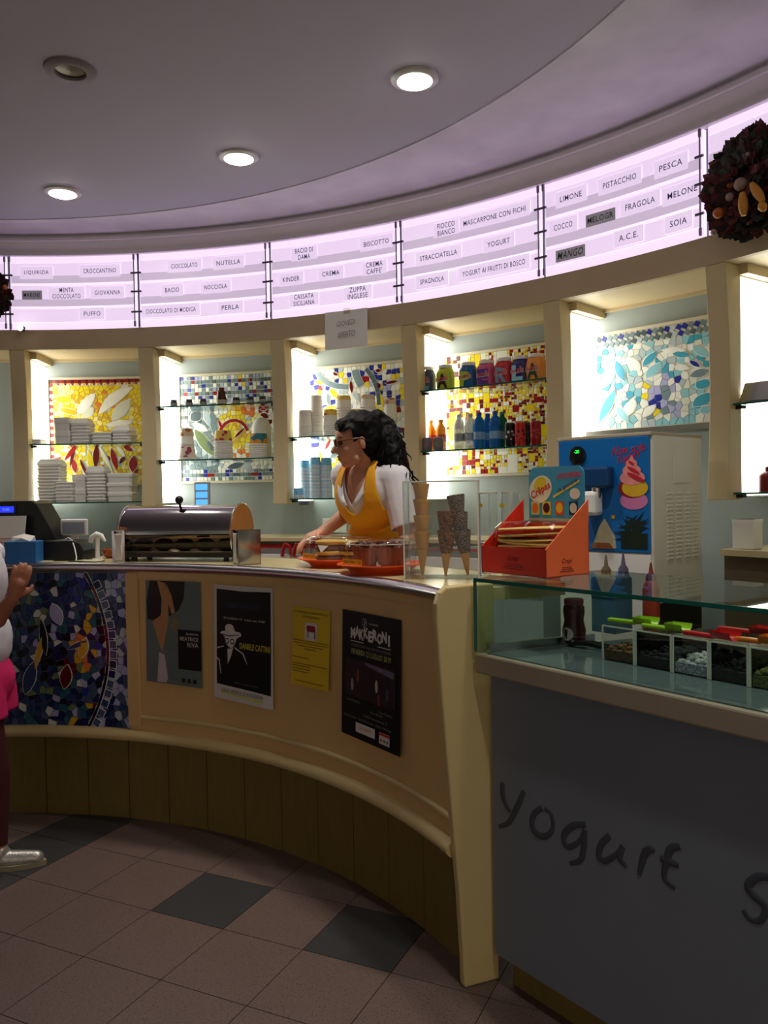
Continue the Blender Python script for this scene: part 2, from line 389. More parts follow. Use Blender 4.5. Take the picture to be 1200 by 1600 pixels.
# ------------------------------------------------------------------ pillars with tube lights behind them
M_tube = mat('fluorescent_diffuser', (250, 250, 240), 0.4, emit=5.0, ecol=(255, 250, 234))
plab = {0: 'cream wooden pillar beyond the register wall', 1: 'cream wooden pillar rising behind the cash register', 2: 'cream wooden pillar between foam boxes and ice cream tubs', 3: 'cream wooden pillar between tubs and paper cup stacks',
        4: 'cream wooden pillar between cup stacks and drinks shelves', 5: 'cream wooden pillar standing beside the blue dispenser front', 6: 'cream wooden pillar beside the white dispenser side', 7: 'cream wooden pillar past the steel hood shelf'}
for k, t in enumerate(TP):
    m = thing('pillar', plab[k], 'pillar', cyl(C1, t + PW / 2, RF, 1.49), -math.radians(t + PW / 2), 'cream pillars of the back shelf wall')
    prof = []
    for i in range(13):
        u = i / 12; z = 1.49 + .95 * u
        prof.append((RF + .004 + .028 * math.sin(math.pi * u), z))
    MB().arc(C1, t, t + PW, prof + [(RF + .115, 2.44), (RF + .115, 1.49)], 2).build('board', M_cream, m, world=True, bevel=.003)
    MB().arcbox(C1, t + .1, t + PW - .25, RF + .115, RW, 1.50, 2.44, 2).build('back_board', M_cream, m, world=True)
    MB().arcbox(C1, t + PW, t + PW + .55, RF + .10, RW - .002, 2.40, 2.44, 2).build('bracket', M_cream, m, world=True)
    lt = thing('tube_light', 'glowing white tube light fixed behind the ' + plab[k].replace('cream wooden ', ''), 'light', cyl(C1, t + PW, RF + .24, 1.5), -math.radians(t + PW), 'tube lights behind the pillars')
    MB().arcbox(C1, t + PW - .25, t + PW - .02, RF + .118, RW - .006, 1.505, 2.395, 2).build('diffuser', M_tube, lt, world=True)
    for zz in (1.50, 2.395): MB().arcbox(C1, t + PW - .25, t + PW, RF + .117, RW - .004, zz, zz + .006, 2).build('end_cap', M_white, lt, world=True)

# ------------------------------------------------------------------ mosaics
def clip(poly, nx, ny, d):
    out = []
    for i in range(len(poly)):
        a = poly[i]; b = poly[(i + 1) % len(poly)]
        da = a[0] * nx + a[1] * ny - d; db = b[0] * nx + b[1] * ny - d
        if da <= 0: out.append(a)
        if (da < 0 < db) or (db < 0 < da):
            t = da / (da - db); out.append((a[0] + (b[0] - a[0]) * t, a[1] + (b[1] - a[1]) * t))
    return out
def voronoi(seeds, x0, x1, y0, y1, ax=1.0):
    cells = []
    for i, s in enumerate(seeds):
        p = [(x0, y0), (x1, y0), (x1, y1), (x0, y1)]
        near = sorted(range(len(seeds)), key=lambda j: (seeds[j][0] - s[0]) ** 2 + (seeds[j][1] - s[1]) ** 2)[1:18]
        for j in near:
            q = seeds[j]; nx, ny = q[0] - s[0], q[1] - s[1]
            p = clip(p, nx, ny, (q[0] ** 2 + q[1] ** 2 - s[0] ** 2 - s[1] ** 2) / 2)
            if len(p) < 3: break
        if len(p) >= 3: cells.append((p, s))
    return cells
def shrink(p, g):
    cx = sum(a[0] for a in p) / len(p); cy = sum(a[1] for a in p) / len(p); out = []
    for a in p:
        d = math.hypot(a[0] - cx, a[1] - cy)
        k = max(.3, (d - g) / d) if d > 1e-6 else 1
        out.append((cx + (a[0] - cx) * k, cy + (a[1] - cy) * k))
    return out
def guillotine(x0, x1, y0, y1, mn, rnd, depth=0):
    w_, h_ = x1 - x0, y1 - y0
    if (w_ < mn * 1.7 and h_ < mn * 1.7) or (depth > 5 and rnd.random() < .06): return [(x0, x1, y0, y1)]
    if w_ > h_ or (h_ < mn * 1.7): c = x0 + w_ * rnd.uniform(.3, .7); return guillotine(x0, c, y0, y1, mn, rnd, depth + 1) + guillotine(c, x1, y0, y1, mn, rnd, depth + 1)
    c = y0 + h_ * rnd.uniform(.3, .7)
    return guillotine(x0, x1, y0, c, mn, rnd, depth + 1) + guillotine(x0, x1, c, y1, mn, rnd, depth + 1)
CER = {'yellow': (232, 208, 40), 'gold': (214, 168, 40), 'pale': (240, 226, 150), 'white': (232, 234, 228), 'offwhite': (214, 218, 206), 'red': (150, 26, 26), 'dkred': (96, 14, 18), 'orange': (222, 120, 50),
       'grey': (116, 138, 146), 'dkgrey': (84, 100, 108), 'ltgrey': (176, 192, 200), 'blue': (44, 52, 150), 'navy': (26, 34, 84), 'cyan': (70, 160, 190), 'ltcyan': (140, 196, 210), 'lav': (168, 172, 214), 'green': (110, 130, 90), 'teal': (40, 96, 110), 'black': (14, 12, 16),
       'dblue': (40, 62, 110), 'slate': (70, 84, 120)}
def ceramic(c): return mat('ceramic_' + c, CER[c], 0.22, noise=0.10, scale=25, spec=0.5)
def lay_tiles(parent, cells, mapf, th=.004, gap=.0016, small=1.5e-4, piece='tile'):
    """cells: (polygon, colour); the larger ones are pieces, the crumbs one joined part per colour"""
    bits = {}
    for p, c in cells:
        ar = abs(sum(p[i][0] * p[(i + 1) % len(p)][1] - p[(i + 1) % len(p)][0] * p[i][1] for i in range(len(p)))) / 2
        proud = c[0] == '+'; c = c.lstrip('+')
        q = shrink(p, gap if not proud else 0)
        if sum(q[i][0] * q[(i + 1) % len(q)][1] - q[(i + 1) % len(q)][0] * q[i][1] for i in range(len(q))) < 0: q = q[::-1]
        hh = th * random.uniform(.75, 1.15) if not proud else th * 1.6; n = len(q)
        top = shrink(q, .0006)
        mb = MB().add([mapf(x, y, 0) for x, y in q] + [mapf(x, y, hh) for x, y in top],
                      [tuple(range(n, 2 * n))] + [(i, (i + 1) % n, n + (i + 1) % n, n + i) for i in range(n)])
        if proud:                                     # grout line round the drawn shards
            q2 = shrink(q, -.0035)
            bits.setdefault('white', MB()).add([mapf(x, y, 0) for x, y in q2] + [mapf(x, y, th * 1.3) for x, y in q2], [tuple(range(n, 2 * n))] + [(i, (i + 1) % n, n + (i + 1) % n, n + i) for i in range(n)])
        if ar >= small: mb.build(piece, ceramic(c), parent, world=True)
        else: bits.setdefault(c, MB()).add(mb.v, mb.f)
    for c, mb in bits.items():
        o = mb.build('small_tiles', ceramic(c), parent, world=True); o['kind'] = 'stuff'
rnd = random.Random(3)
def jit(n, m, x0, x1, y0, y1, j=.42):
    return [(x0 + (i + .5 + rnd.uniform(-j, j)) * (x1 - x0) / n, y0 + (k + .5 + rnd.uniform(-j, j)) * (y1 - y0) / m) for i in range(n) for k in range(m)]
M_groutw = mat('mosaic_grout', (214, 214, 204), 0.8, noise=0.06, scale=40)
M_frame = mat('mosaic_frame', (206, 198, 176), 0.5, noise=0.05, scale=20)
def wall_mosaic(label, a0, a1, z0, z1, cells_fn, small=5e-4):
    am = (a0 + a1) / 2; R = RW - .012; W_ = math.radians(a1 - a0) * R; H_ = z1 - z0
    m = thing('mosaic_panel', label, 'mosaic', cyl(C1, am, R, z0), -math.radians(am), 'mosaics on the shelf wall')
    MB().arcbox(C1, a0, a1, R, RW - .001, z0, z1, 6).build('grout_bed', M_groutw, m, world=True)
    fr = MB()
    fr.arcbox(C1, a0 - .25, a1 + .2, R - .012, RW - .001, z1, z1 + .014, 6).arcbox(C1, a0 - .25, a1 + .2, R - .012, RW - .001, z0 - .014, z0, 6)
    fr.arcbox(C1, a0 - .25, a0, R - .012, RW - .001, z0, z1, 1).arcbox(C1, a1, a1 + .2, R - .012, RW - .001, z0, z1, 1)
    fr.build('frame', M_frame, m, world=True)
    mf = lambda x, y, h: cyl(C1, a0 + math.degrees(x / R), R - h, z0 + y)
    lay_tiles(m, cells_fn(W_, H_), mf, small=small)
    return m
def seg_d(x, y, ax, ay, bx, by):
    t = max(0, min(1, ((x - ax) * (bx - ax) + (y - ay) * (by - ay)) / ((bx - ax) ** 2 + (by - ay) ** 2)))
    return math.hypot(x - ax - t * (bx - ax), y - ay - t * (by - ay)), t
def sq(x, y, s, rot=0.0):
    c, n = math.cos(rot) * s / 2, math.sin(rot) * s / 2
    return [(x - c + n, y - n - c), (x + c + n, y + n - c), (x + c - n, y + n + c), (x - c - n, y - n + c)]
def leaf(ax, ay, bx, by, w, bow=0.0, n=6):
    """lens-shaped shard from a to b"""
    dx, dy = bx - ax, by - ay; L = math.hypot(dx, dy); ux, uy = dx / L, dy / L; nx, ny = -uy, ux
    a = []; b = []
    for i in range(n + 1):
        t = i / n; s_ = math.sin(math.pi * t) ** .8; o_ = bow * math.sin(math.pi * t)
        a.append((ax + dx * t + nx * (o_ + w * s_), ay + dy * t + ny * (o_ + w * s_)))
        b.append((ax + dx * t + nx * (o_ - w * s_), ay + dy * t + ny * (o_ - w * s_)))
    return a[:-1] + b[::-1][:-1]
def ribbon(pts, w):
    """a curved band cut into shards"""
    out = []; L = []; R = []
    for i, p in enumerate(pts):
        q0 = pts[max(0, i - 1)]; q1 = pts[min(len(pts) - 1, i + 1)]
        dx, dy = q1[0] - q0[0], q1[1] - q0[1]; l = math.hypot(dx, dy); nx, ny = -dy / l * w, dx / l * w
        L.append((p[0] + nx, p[1] + ny)); R.append((p[0] - nx, p[1] - ny))
    for i in range(0, len(pts) - 2, 2): out.append([L[i], L[i + 1], L[i + 2], R[i + 2], R[i + 1], R[i]])
    return out
def bez(a, b, c, d, n=8):
    return [tuple(a[k] * (1 - t) ** 3 + 3 * b[k] * t * (1 - t) ** 2 + 3 * c[k] * t * t * (1 - t) + d[k] * t ** 3 for k in (0, 1)) for t in [i / n for i in range(n + 1)]]
def inside(p, poly):
    r = False
    for i in range(len(poly)):
        a, b = poly[i], poly[i - 1]
        if (a[1] > p[1]) != (b[1] > p[1]) and p[0] < (b[0] - a[0]) * (p[1] - a[1]) / (b[1] - a[1]) + a[0]: r = not r
    return r
def ground(seeds, x0, x1, y0, y1, shapes, colour):
    """shards filling the ground round the drawn shapes"""
    cells = []
    for p, s in voronoi(seeds, x0, x1, y0, y1):
        if any(inside(s, q) for q, _c in shapes): continue
        cells.append((p, colour(s)))
    return cells + [(q, '+' + c) for q, c in shapes]
def scale_shapes(lst, W, H): return [([(x * W, y * H) for x, y in q], c) for q, c in lst]
def m_yellow(W, H):      # yellow ground, pale petals, red leaves, red chequered edge
    cells = []; b = .023; n = int(W / b)
    for i in range(n):
        cells.append((sq((i + .5) * b, H - b / 2, b), 'red' if i % 2 else 'dkred'))
        cells.append(([(i * b, H - b), ((i + 1) * b, H - b), ((i + .5) * b, H - 1.7 * b)], 'red' if i % 2 == 0 else 'yellow'))
    for i in range(1, int(H / b)):
        cells.append((sq(b / 2, H - (i + .5) * b, b if i % 2 else b * .8), 'red' if i % 2 else 'white'))
    S = [(leaf(.24, .66, .42, .87, .045), 'white'), (leaf(.30, .66, .40, .72, .05), 'offwhite'), (leaf(.44, .66, .77, .92, .05, .03), 'white'), (leaf(.56, .60, .74, .80, .055), 'offwhite'), (leaf(.50, .56, .76, .58, .03), 'white'), (leaf(.08, .72, .27, .67, .028), 'gold'),
         (leaf(.02, .82, .22, .80, .035), 'yellow'), (leaf(.12, .22, .26, .40, .022), 'red'), (leaf(.17, .16, .22, .36, .016), 'dkred'), (leaf(.22, .10, .20, .24, .026), 'red'), (leaf(.26, .24, .33, .06, .016), 'dkred'), (leaf(.42, .38, .40, .14, .03), 'dkred'), (leaf(.46, .18, .53, .08, .02), 'red'),
         (leaf(.55, .34, .60, .12, .028), 'red'), (leaf(.66, .36, .75, .30, .022), 'red'), (leaf(.62, .18, .68, .26, .02), 'dkred'), (leaf(.76, .26, .74, .10, .04), 'red'), (leaf(.44, .36, .56, .10, .016), 'white'), (leaf(.60, .36, .68, .24, .018), 'white'), (leaf(.34, .32, .38, .08, .03), 'yellow'), (leaf(.86, .5, .95, .8, .04), 'white')]
    S = scale_shapes(S, W, H)
    def colour(s):
        u, v = s[0] / W, s[1] / H
        if rnd.random() < .012: return 'red'
        if v < .42 and rnd.random() < .25: return rnd.choice(['white', 'pale'])
        if seg_d(u, v, .4, .75, .65, .86)[0] < .09: return rnd.choice(['gold', 'yellow', 'gold', 'orange'])
        return rnd.choice(['yellow', 'yellow', 'yellow', 'gold', 'pale'])
    return cells + ground(jit(24, 22, b, W, 0, H - 1.7 * b), b, W, 0, H - 1.7 * b, S, colour)
def m_circle(W, H):      # rows of grey-blue squares round a yellow disc with a red arc
    cells = []; b = .0245; n = int(W / b); r = int(H / b)
    for i in range(n):
        for k in range(r):
            x, y = (i + .5) * W / n, (k + .5) * H / r; u, v = x / W, y / H
            if .10 < v < .74 and u > .07: continue
            c = rnd.choice(['grey', 'grey', 'ltgrey', 'white', 'offwhite', 'white', 'white', 'lav', 'grey'])
            if k % 3 == 1: c = rnd.choice(['grey', 'dkgrey', 'grey', 'grey', 'red'] if rnd.random() < .85 else ['blue', 'red'])
            elif rnd.random() < .14: c = rnd.choice(['blue', 'blue', 'yellow', 'blue'])
            cells.append((sq(x, y, min(W / n, H / r) * rnd.uniform(.88, 1), rnd.uniform(-.06, .06)), c))
    S = [(leaf(.09, .58, .18, .66, .05), 'dkgrey'), (leaf(.10, .55, .24, .48, .03), 'white'), (leaf(.12, .5, .28, .24, .045), 'green'), (leaf(.16, .42, .30, .28, .035), 'dkgrey'), (leaf(.27, .68, .31, .40, .03), 'grey'), (leaf(.21, .68, .26, .52, .03), 'ltgrey'),
         (leaf(.66, .46, .73, .60, .05), 'white'), (leaf(.62, .30, .72, .44, .04), 'offwhite'), (leaf(.69, .70, .77, .66, .03), 'red'), (leaf(.71, .62, .78, .58, .025), 'dkred'), (leaf(.54, .10, .62, .2, .03), 'ltgrey'), (leaf(.40, .12, .56, .16, .03), 'dkgrey')]
    arc_ = [(.47 + .13 * math.cos(a), .42 + .15 * math.sin(a)) for a in [math.pi * (1.05 - .95 * i / 8) for i in range(9)]]
    S += [(q, 'red') for q in ribbon(arc_, .014)] + [(leaf(.335, .58, .36, .50, .012), 'red'), (leaf(.47, .40, .57, .5, .012), 'dkred'), (leaf(.44, .34, .53, .42, .014), 'gold')]
    S = scale_shapes(S, W, H)
    def colour(s):
        u, v = s[0] / W, s[1] / H; rr = math.hypot((u - .46) * W, (v - .47) * H) / W
        if rr < .165: return rnd.choice(['yellow', 'yellow', 'yellow', 'pale', 'gold'])
        if u < .32: return rnd.choice(['grey', 'dkgrey', 'grey', 'ltgrey', 'grey'])
        if .18 < rr < .27 and u > .45: return rnd.choice(['orange', 'pale', 'white', 'orange'])
        if u > .68 and v > .52: return rnd.choice(['red', 'white', 'dkred', 'white'])
        return rnd.choice(['offwhite', 'white', 'ltgrey', 'white'])
    return cells + ground(jit(24, 17, .07 * W, W, .10 * H, .74 * H), .07 * W, W, .10 * H, .74 * H, S, colour)
def m_ribbon(W, H):      # blue squares, curling grey ribbons, red and yellow shards on white
    R1 = bez((.08, .97), (.13, .86), (.22, .83), (.34, .82)); R2 = bez((.40, .97), (.41, .9), (.43, .86), (.45, .82)); R3 = bez((.49, .97), (.55, .9), (.60, .8), (.60, .64))
    S = [(q, 'grey') for q in ribbon(R1, .024)] + [(q, 'grey') for q in ribbon(R2, .03)] + [(q, 'dkgrey') for q in ribbon(R3, .018)]
    S += [(leaf(.06, .89, .13, .87, .022), 'yellow'), (leaf(.18, .82, .25, .72, .022), 'yellow'), (leaf(.12, .64, .24, .64, .02), 'yellow'), (leaf(.61, .74, .63, .62, .016), 'yellow'), (leaf(.21, .96, .25, .93, .014), 'dkred'), (leaf(.36, .88, .37, .76, .014), 'dkred'), (leaf(.57, .95, .62, .94, .016), 'dkred'), (leaf(.59, .84, .60, .78, .022), 'dkred'),
          (leaf(.65, .825, .76, .84, .014), 'dkred'), (leaf(.10, .24, .22, .2, .05), 'ltgrey'), (leaf(.17, .18, .28, .30, .03), 'grey'), (leaf(.13, .26, .18, .36, .014), 'red'), (leaf(.24, .1, .30, .04, .02), 'green'), (leaf(.30, .3, .4, .1, .03), 'grey'), (leaf(.38, .78, .43, .68, .02), 'ltgrey'), (leaf(.16, .78, .17, .66, .016), 'grey')]
    S = scale_shapes(S, W, H)
    nx, ny = 27, 21
    def colour(s):
        v = s[1] / H
        q = rnd.random()
        if v > .6: return 'blue' if q < .26 else 'red' if q < .30 else 'yellow' if q < .36 else 'ltgrey' if q < .45 else 'lav' if q < .52 else rnd.choice(['white', 'offwhite', 'white'])
        return 'blue' if q < .10 else 'yellow' if q < .18 else 'red' if q < .22 else 'ltgrey' if q < .34 else rnd.choice(['white', 'offwhite', 'white'])
    return ground(jit(nx, ny, 0, W, 0, H, .22), 0, W, 0, H, S, colour)
def m_rect(W, H):        # red, yellow and white rectangles
    cells = []
    for (x0, x1, y0, y1) in guillotine(0, .36 * W, 0, H, .021, random.Random(11)) + guillotine(.36 * W, W, 0, H, .0135, random.Random(12)):
        s = rnd.random(); c = 'yellow' if s < .36 else 'white' if s < .70 else 'red' if s < .87 else 'pale' if s < .92 else 'dkred'
        if (x1 - x0) * (y1 - y0) > .0017 and c in ('red', 'dkred'): c = 'white'
        cells.append(([(x0, y0), (x1, y0), (x1, y1), (x0, y1)], c))
    return cells
def m_cyan(W, H):        # slanted grey squares along the edges, white and cyan shards
    cells = []; b = .030
    for i in range(int(W / b)):
        for k in range(2): cells.append((sq((i + .6) * b + k * .010, H - (k + .55) * b, b * .86, -.5), rnd.choice(['grey', 'grey', 'dkgrey', 'ltgrey', 'blue', 'grey'])))
    for i in range(2, int(H / b)): cells.append((sq(b * .6, H - (i + .5) * b, b * .86, -.5), rnd.choice(['grey', 'ltgrey', 'grey', 'lav'])))
    x0 = 1.2 * b; y1 = H - 2.1 * b
    S = [(leaf(.06, .08, .17, .42, .035), 'cyan'), (leaf(.10, .45, .16, .72, .04), 'white'), (leaf(.18, .72, .23, .5, .03), 'cyan'), (leaf(.26, .74, .34, .58, .035), 'white'), (leaf(.36, .62, .45, .76, .03), 'cyan'), (leaf(.38, .5, .48, .64, .04), 'ltcyan'), (leaf(.48, .76, .64, .72, .03), 'white'),
         (leaf(.55, .72, .66, .66, .03), 'cyan'), (leaf(.68, .76, .78, .62, .03), 'ltcyan'), (leaf(.66, .46, .78, .50, .04), 'grey'), (leaf(.70, .40, .78, .34, .05), 'cyan'), (leaf(.68, .16, .8, .28, .05), 'cyan'), (leaf(.72, .10, .8, .14, .04), 'ltcyan'), (leaf(.56, .58, .66, .54, .025), 'white'), (leaf(.30, .3, .24, .12, .04), 'white'), (leaf(.18, .24, .26, .06, .03), 'ltcyan'), (leaf(.36, .1, .44, .22, .03), 'white'), (leaf(.66, .62, .72, .54, .018), 'blue'), (leaf(.84, .5, .97, .6, .05), 'cyan'), (leaf(.85, .3, .97, .2, .05), 'white')]
    S = scale_shapes(S, W, H)
    def colour(s):
        u, v = s[0] / W, s[1] / H
        if abs(u - .48) < .11 and abs(v - .30) < .2: return rnd.choice(['white', 'lav', 'blue', 'grey', 'yellow', 'lav', 'ltgrey', 'white'])
        return rnd.choice(['white', 'offwhite', 'white', 'ltcyan', 'ltcyan', 'cyan', 'ltgrey'])
    return cells + ground(jit(22, 13, x0, W, 0, y1, .42), x0, W, 0, y1, S, colour)
wall_mosaic('yellow mosaic with pale flowers and red leaves behind the foam boxes', -3.75, 5.6, 1.64, 2.31, m_yellow)
wall_mosaic('grey-blue mosaic with a yellow circle and red arc behind the tubs', 7.5, 17.5, 1.64, 2.31, m_circle)
wall_mosaic('blue squared mosaic with curling grey ribbons behind the cup stacks', 18.95, 29.2, 1.64, 2.31, m_ribbon)
wall_mosaic('red, yellow and white rectangle mosaic behind the drinks', 30.6, 41.1, 1.64, 2.31, m_rect)
wall_mosaic('white and cyan shard mosaic above the blue dispenser', 42.2, 52.6, 1.84, 2.31, m_cyan)
o = MB().arcbox(C1, 42.9, 52.85, RW - .17, RW, 1.80, 1.825, 6).build('wall_ledge', mat('grey_ledge', (120, 118, 112), .5, noise=.05), world=False)
tag(o, 'grey ledge under the white and cyan mosaic', 'ledge')

# ------------------------------------------------------------------ glass shelves
def shelf(label, t0, t1, z, dr=.30):
    am = (t0 + t1) / 2
    m = thing('glass_shelf', label, 'shelf', cyl(C1, am, RF + .06, z - .008), -math.radians(am), 'glass shelves between the pillars')
    r0 = RF + .05; r1 = r0 + dr
    MB().arcbox(C1, t0, t1, r0 + .003, r1, z - .008, z, 10).build('pane', M_glass, m, world=True)
    MB().arcbox(C1, t0, t1, r0, r0 + .003, z - .008, z, 10).build('polished_edge', M_gedge, m, world=True)
    for t in (t0 + .2, t1 - .2):
        MB().arcbox(C1, t - .2, t + .2, RF + .07, RF + .10, z - .022, z - .008, 1).build('clip', M_black, m, world=True)
S_A = (1.52, 1.878); S_B = (1.766, 2.09)
LSH = {1: ('glass shelf with low white foam boxes under the yellow mosaic', 'glass shelf with loose white foam boxes across the yellow mosaic'),
       2: ('glass shelf with printed ice cream tubs', 'glass shelf with small jars and a brown sauce bottle'),
       3: ('glass shelf with blue cup stacks', 'glass shelf with tall white paper cup stacks'),
       4: ('glass shelf with drink bottles and cans', 'glass shelf with lettered colourful jars'),
       6: ('dark glass shelf under the red canister', 'glass shelf under the steel hood')}
for k, (la, lb) in LSH.items():
    zz = S_B if k in (2, 4) else S_A
    shelf(la, TP[k] + PW, TP[k + 1], zz[0]); shelf(lb, TP[k] + PW, TP[k + 1], zz[1])

# ------------------------------------------------------------------ downlights
M_trim = mat('downlight_trim', (190, 186, 188), .35, .4, noise=.03)
M_lens = mat('downlight_lens', (255, 255, 250), .3, emit=22.0, ecol=(255, 250, 236))
M_lensoff = mat('downlight_dark_lens', (34, 32, 34), .25, noise=.1)
for px, py, on, lab in ((None, (.62, 2.22), 1, 'added lit round downlight, out of view above the glass case'), (None, (.72, 1.2), 1, 'added lit round downlight, out of view before the yogurt counter'), (98, 300, 1, 'lit round recessed downlight, farthest from the unlit one'), (373, 245, 1, 'lit round recessed downlight between the two other lit ones'), (648, 123, 1, 'lit round recessed downlight closest to the stucco ceiling edge'), (110, 109, 0, 'unlit round recessed downlight with a dark lens')):  # first two are unseen lamps, added to light the case and counter end
    p = atz(px, py, 3.1) if px is not None else Vector((py[0], py[1], 3.1))
    m = thing('downlight', lab, 'downlight', (p.x, p.y, 3.1), 0, 'ceiling downlights')
    MB().lathe([(.052, -.002), (.056, -.012), (.075, -.012), (.09, -.006), (.093, 0)], 32, cap=False).build('trim_ring', M_trim if on else mat('downlight_dull_trim', (120, 112, 120), .5), m, smooth=True)
    MB().lathe([(.060, -.003), (.0, -.006)] if not on else [(.066, -.013), (.045, -.022), (0, -.024)], 32, cap=False).build('lens', M_lens if on else M_lensoff, m, smooth=True)
    if on:
        l = bpy.data.lights.new('downlight_beam', 'SPOT'); l.energy = 42; l.spot_size = math.radians(95); l.spot_blend = .8; l.color = (1, .93, .82); l.shadow_soft_size = .05
        lo = bpy.data.objects.new('downlight_beam', l); COL.objects.link(lo); lo.parent = m; lo.location = (0, 0, -.035)
# ================================================================== BAR COUNTER
M_panel = mat('counter_panel_cream', (212, 174, 118), 0.5, noise=0.07, scale=6, bump=0.03)
M_mould = mat('counter_moulding', (206, 184, 130), 0.32, noise=0.05, scale=10)
M_kick = mat('olive_kick_board', (122, 102, 48), 0.6, noise=0.18, scale=16, stretch=(3, 3, .6))
M_top = mat('worktop_cream', (206, 190, 140), 0.22, noise=0.08, scale=12)
TL = -22.0
bc = thing('bar_counter', 'curved cream bar counter with mosaic front and olive kick boards', 'counter', cyl(C2, 40, RC, 0), 0)
MB().arcbox(C2, 17.3, POST0, RC + .02, RC + .06, .40, 1.20, 40).build('front_panel', M_panel, bc, world=True)
MB().arcbox(C2, TL, 17.3, RC + .035, RC + .06, .40, 1.20, 30).build('mosaic_bed', mat('dark_grout', (120, 118, 120), .8, noise=.08), bc, world=True)
MB().arcbox(C2, 17.2, 18.9, RC + .008, RC + .03, .47, 1.19, 3).build('stile', M_panel, bc, world=True, bevel=.003)
MB().arcbox(C2, 18.9, POST0, RC + .012, RC + .03, 1.165, 1.20, 30).build('top_rail', M_panel, bc, world=True)
def bead(z, r, h, d, n=9):
    return [(r + .03, z - h / 2)] + [(r - d * math.sin(math.pi * i / n), z - h / 2 * math.cos(math.pi * i / n)) for i in range(n + 1)] + [(r + .03, z + h / 2)]
MB().arc(C2, 18.9, POST0, bead(.515, RC + .02, .022, .012), 40).build('upper_moulding', M_mould, bc, world=True, smooth=True)
MB().arc(C2, TL, POST0, bead(.425, RC + .02, .055, .035), 60).build('base_moulding', M_mould, bc, world=True, smooth=True)
MB().arcbox(C2, TL, 53, RC + .06, RC + .42, .405, ZC - .042, 60).build('carcass', M_panel, bc, world=True)
kb = [TL + i * 5.4 for i in range(int((POST0 - TL) / 5.4) + 1)]
for a in kb:
    b_ = min(a + 5.4, POST0)
    if b_ - a < 1: continue
    MB().arcbox(C2, a + .06, b_ - .06, RC + .085, RC + .105, 0.0, .405, 3).build('kick_board', M_kick, bc, world=True)
MB().arcbox(C2, TL, 62, RC + .105, RC + .3, 0, .404, 40).build('plinth', mat('plinth_dark', (60, 48, 26), .7, noise=.1), bc, world=True)
# end board of the counter, curved front edge
ep = [(2.275, 0), (2.272, .1), (2.262, .3), (2.245, .5), (2.225, .75), (2.207, 1.0), (2.198, 1.15), (2.200, 1.20), (2.212, 1.235), (2.235, 1.252), (2.30, 1.255), (2.40, 1.255), (2.40, 0)]
MB().arc(C2, POST0, POST1, ep, 2).build('end_board', M_mould, bc, world=True, bevel=.008, seg=3)
# worktop with steel nosing
wt = thing('worktop', 'cream curved worktop with a rounded steel nosing', 'worktop', cyl(C2, 40, RC + .3, ZC - .04), 0)
MB().arcbox(C2, TL, POST0, RC + .03, RC + .44, ZC - .04, ZC, 60).build('slab', M_top, wt, world=True)
MB().arc(C2, TL, POST0, [(RC + .03, ZC + .002)] + [(RC + .012 - .022 * math.sin(a), ZC - .019 + .021 * math.cos(a)) for a in [math.pi * i / 10 for i in range(11)]] + [(RC + .03, ZC - .042)], 70).build('steel_nosing', M_steel, wt, world=True, smooth=True)
# mosaic of the counter front
def m_counter(W, H):
    cells = []
    xa = W - .30
    for p, s in voronoi(jit(34, 20, 0, W, 0, H, .45), 0, W, 0, H):
        x, y = s; v = y / H
        dx = W - x
        arc_ = .09 + .10 * ((v - .5) * 2) ** 2        # the dark bow and its column of squares
        if dx < arc_ + .035: c = rnd.choice(['slate', 'lav', 'lav', 'dblue', 'ltgrey', 'slate', 'navy'])
        elif dx < arc_ + .062: c = rnd.choice(['black', 'dkred', 'black', 'navy'])
        elif dx < arc_ + .16: c = rnd.choice(['slate', 'blue', 'gold', 'teal', 'lav', 'slate', 'navy', 'dblue', 'navy'])
        else: c = rnd.choice(['dblue', 'navy', 'slate', 'teal', 'dblue', 'black', 'slate', 'navy', 'green', 'navy', 'dblue', 'navy', 'teal', 'black', 'dblue', 'lav', 'offwhite'])
        if seg_d(dx, y, .42, .62 * H, .47, .35 * H)[0] < .02: c = 'black'
        if seg_d(dx, y, .33, .3 * H, .33, .38 * H)[0] < .03: c = 'dkred'
        if seg_d(dx, y, .28, .55 * H, .24, .42 * H)[0] < .03: c = rnd.choice(['gold', 'gold', 'orange'])
        cells.append((p, c))
    bow = lambda y: .085 + .11 * ((y / H - .5) * 2) ** 2
    pts = [(W - bow(y) - .030, y) for y in [H * i / 24 for i in range(25)]]
    cells += [(q, '+' + rnd.choice(['black', 'dkred', 'black'])) for q in ribbon(pts, .007)]
    y = .02
    while y < H - .02:
        sl_ = .44 * ((y / H - .5) * 2) / H
        cells.append((sq(W - bow(y), y, .034, math.atan(sl_)), '+' + rnd.choice(['dblue', 'slate', 'navy', 'slate', 'navy']))); y += .047
    for (a, b, c_, d, w_, col) in ((.33, .50, .22, .56, .012, 'dblue'), (.35, .24, .33, .40, .03, 'dkred'), (.46, .70, .44, .46, .018, 'black'), (.50, .36, .45, .60, .014, 'gold'), (.26, .44, .23, .58, .024, 'gold'), (.55, .2, .50, .42, .03, 'dblue'), (.40, .80, .36, .66, .03, 'lav')):
        cells.append((leaf(W - a, b * H, W - c_, d * H, w_), '+' + col))
    return cells
ms = sub('mosaic_front', bc)
a0 = 17.2 - 25.0; R_ = RC + .035
lay_tiles(ms, m_counter(math.radians(25.0) * R_, .735), lambda x, y, h: cyl(C2, a0 + math.degrees(x / R_), R_ - h * 1.6, .452 + y), gap=.0018, small=9.5e-4)

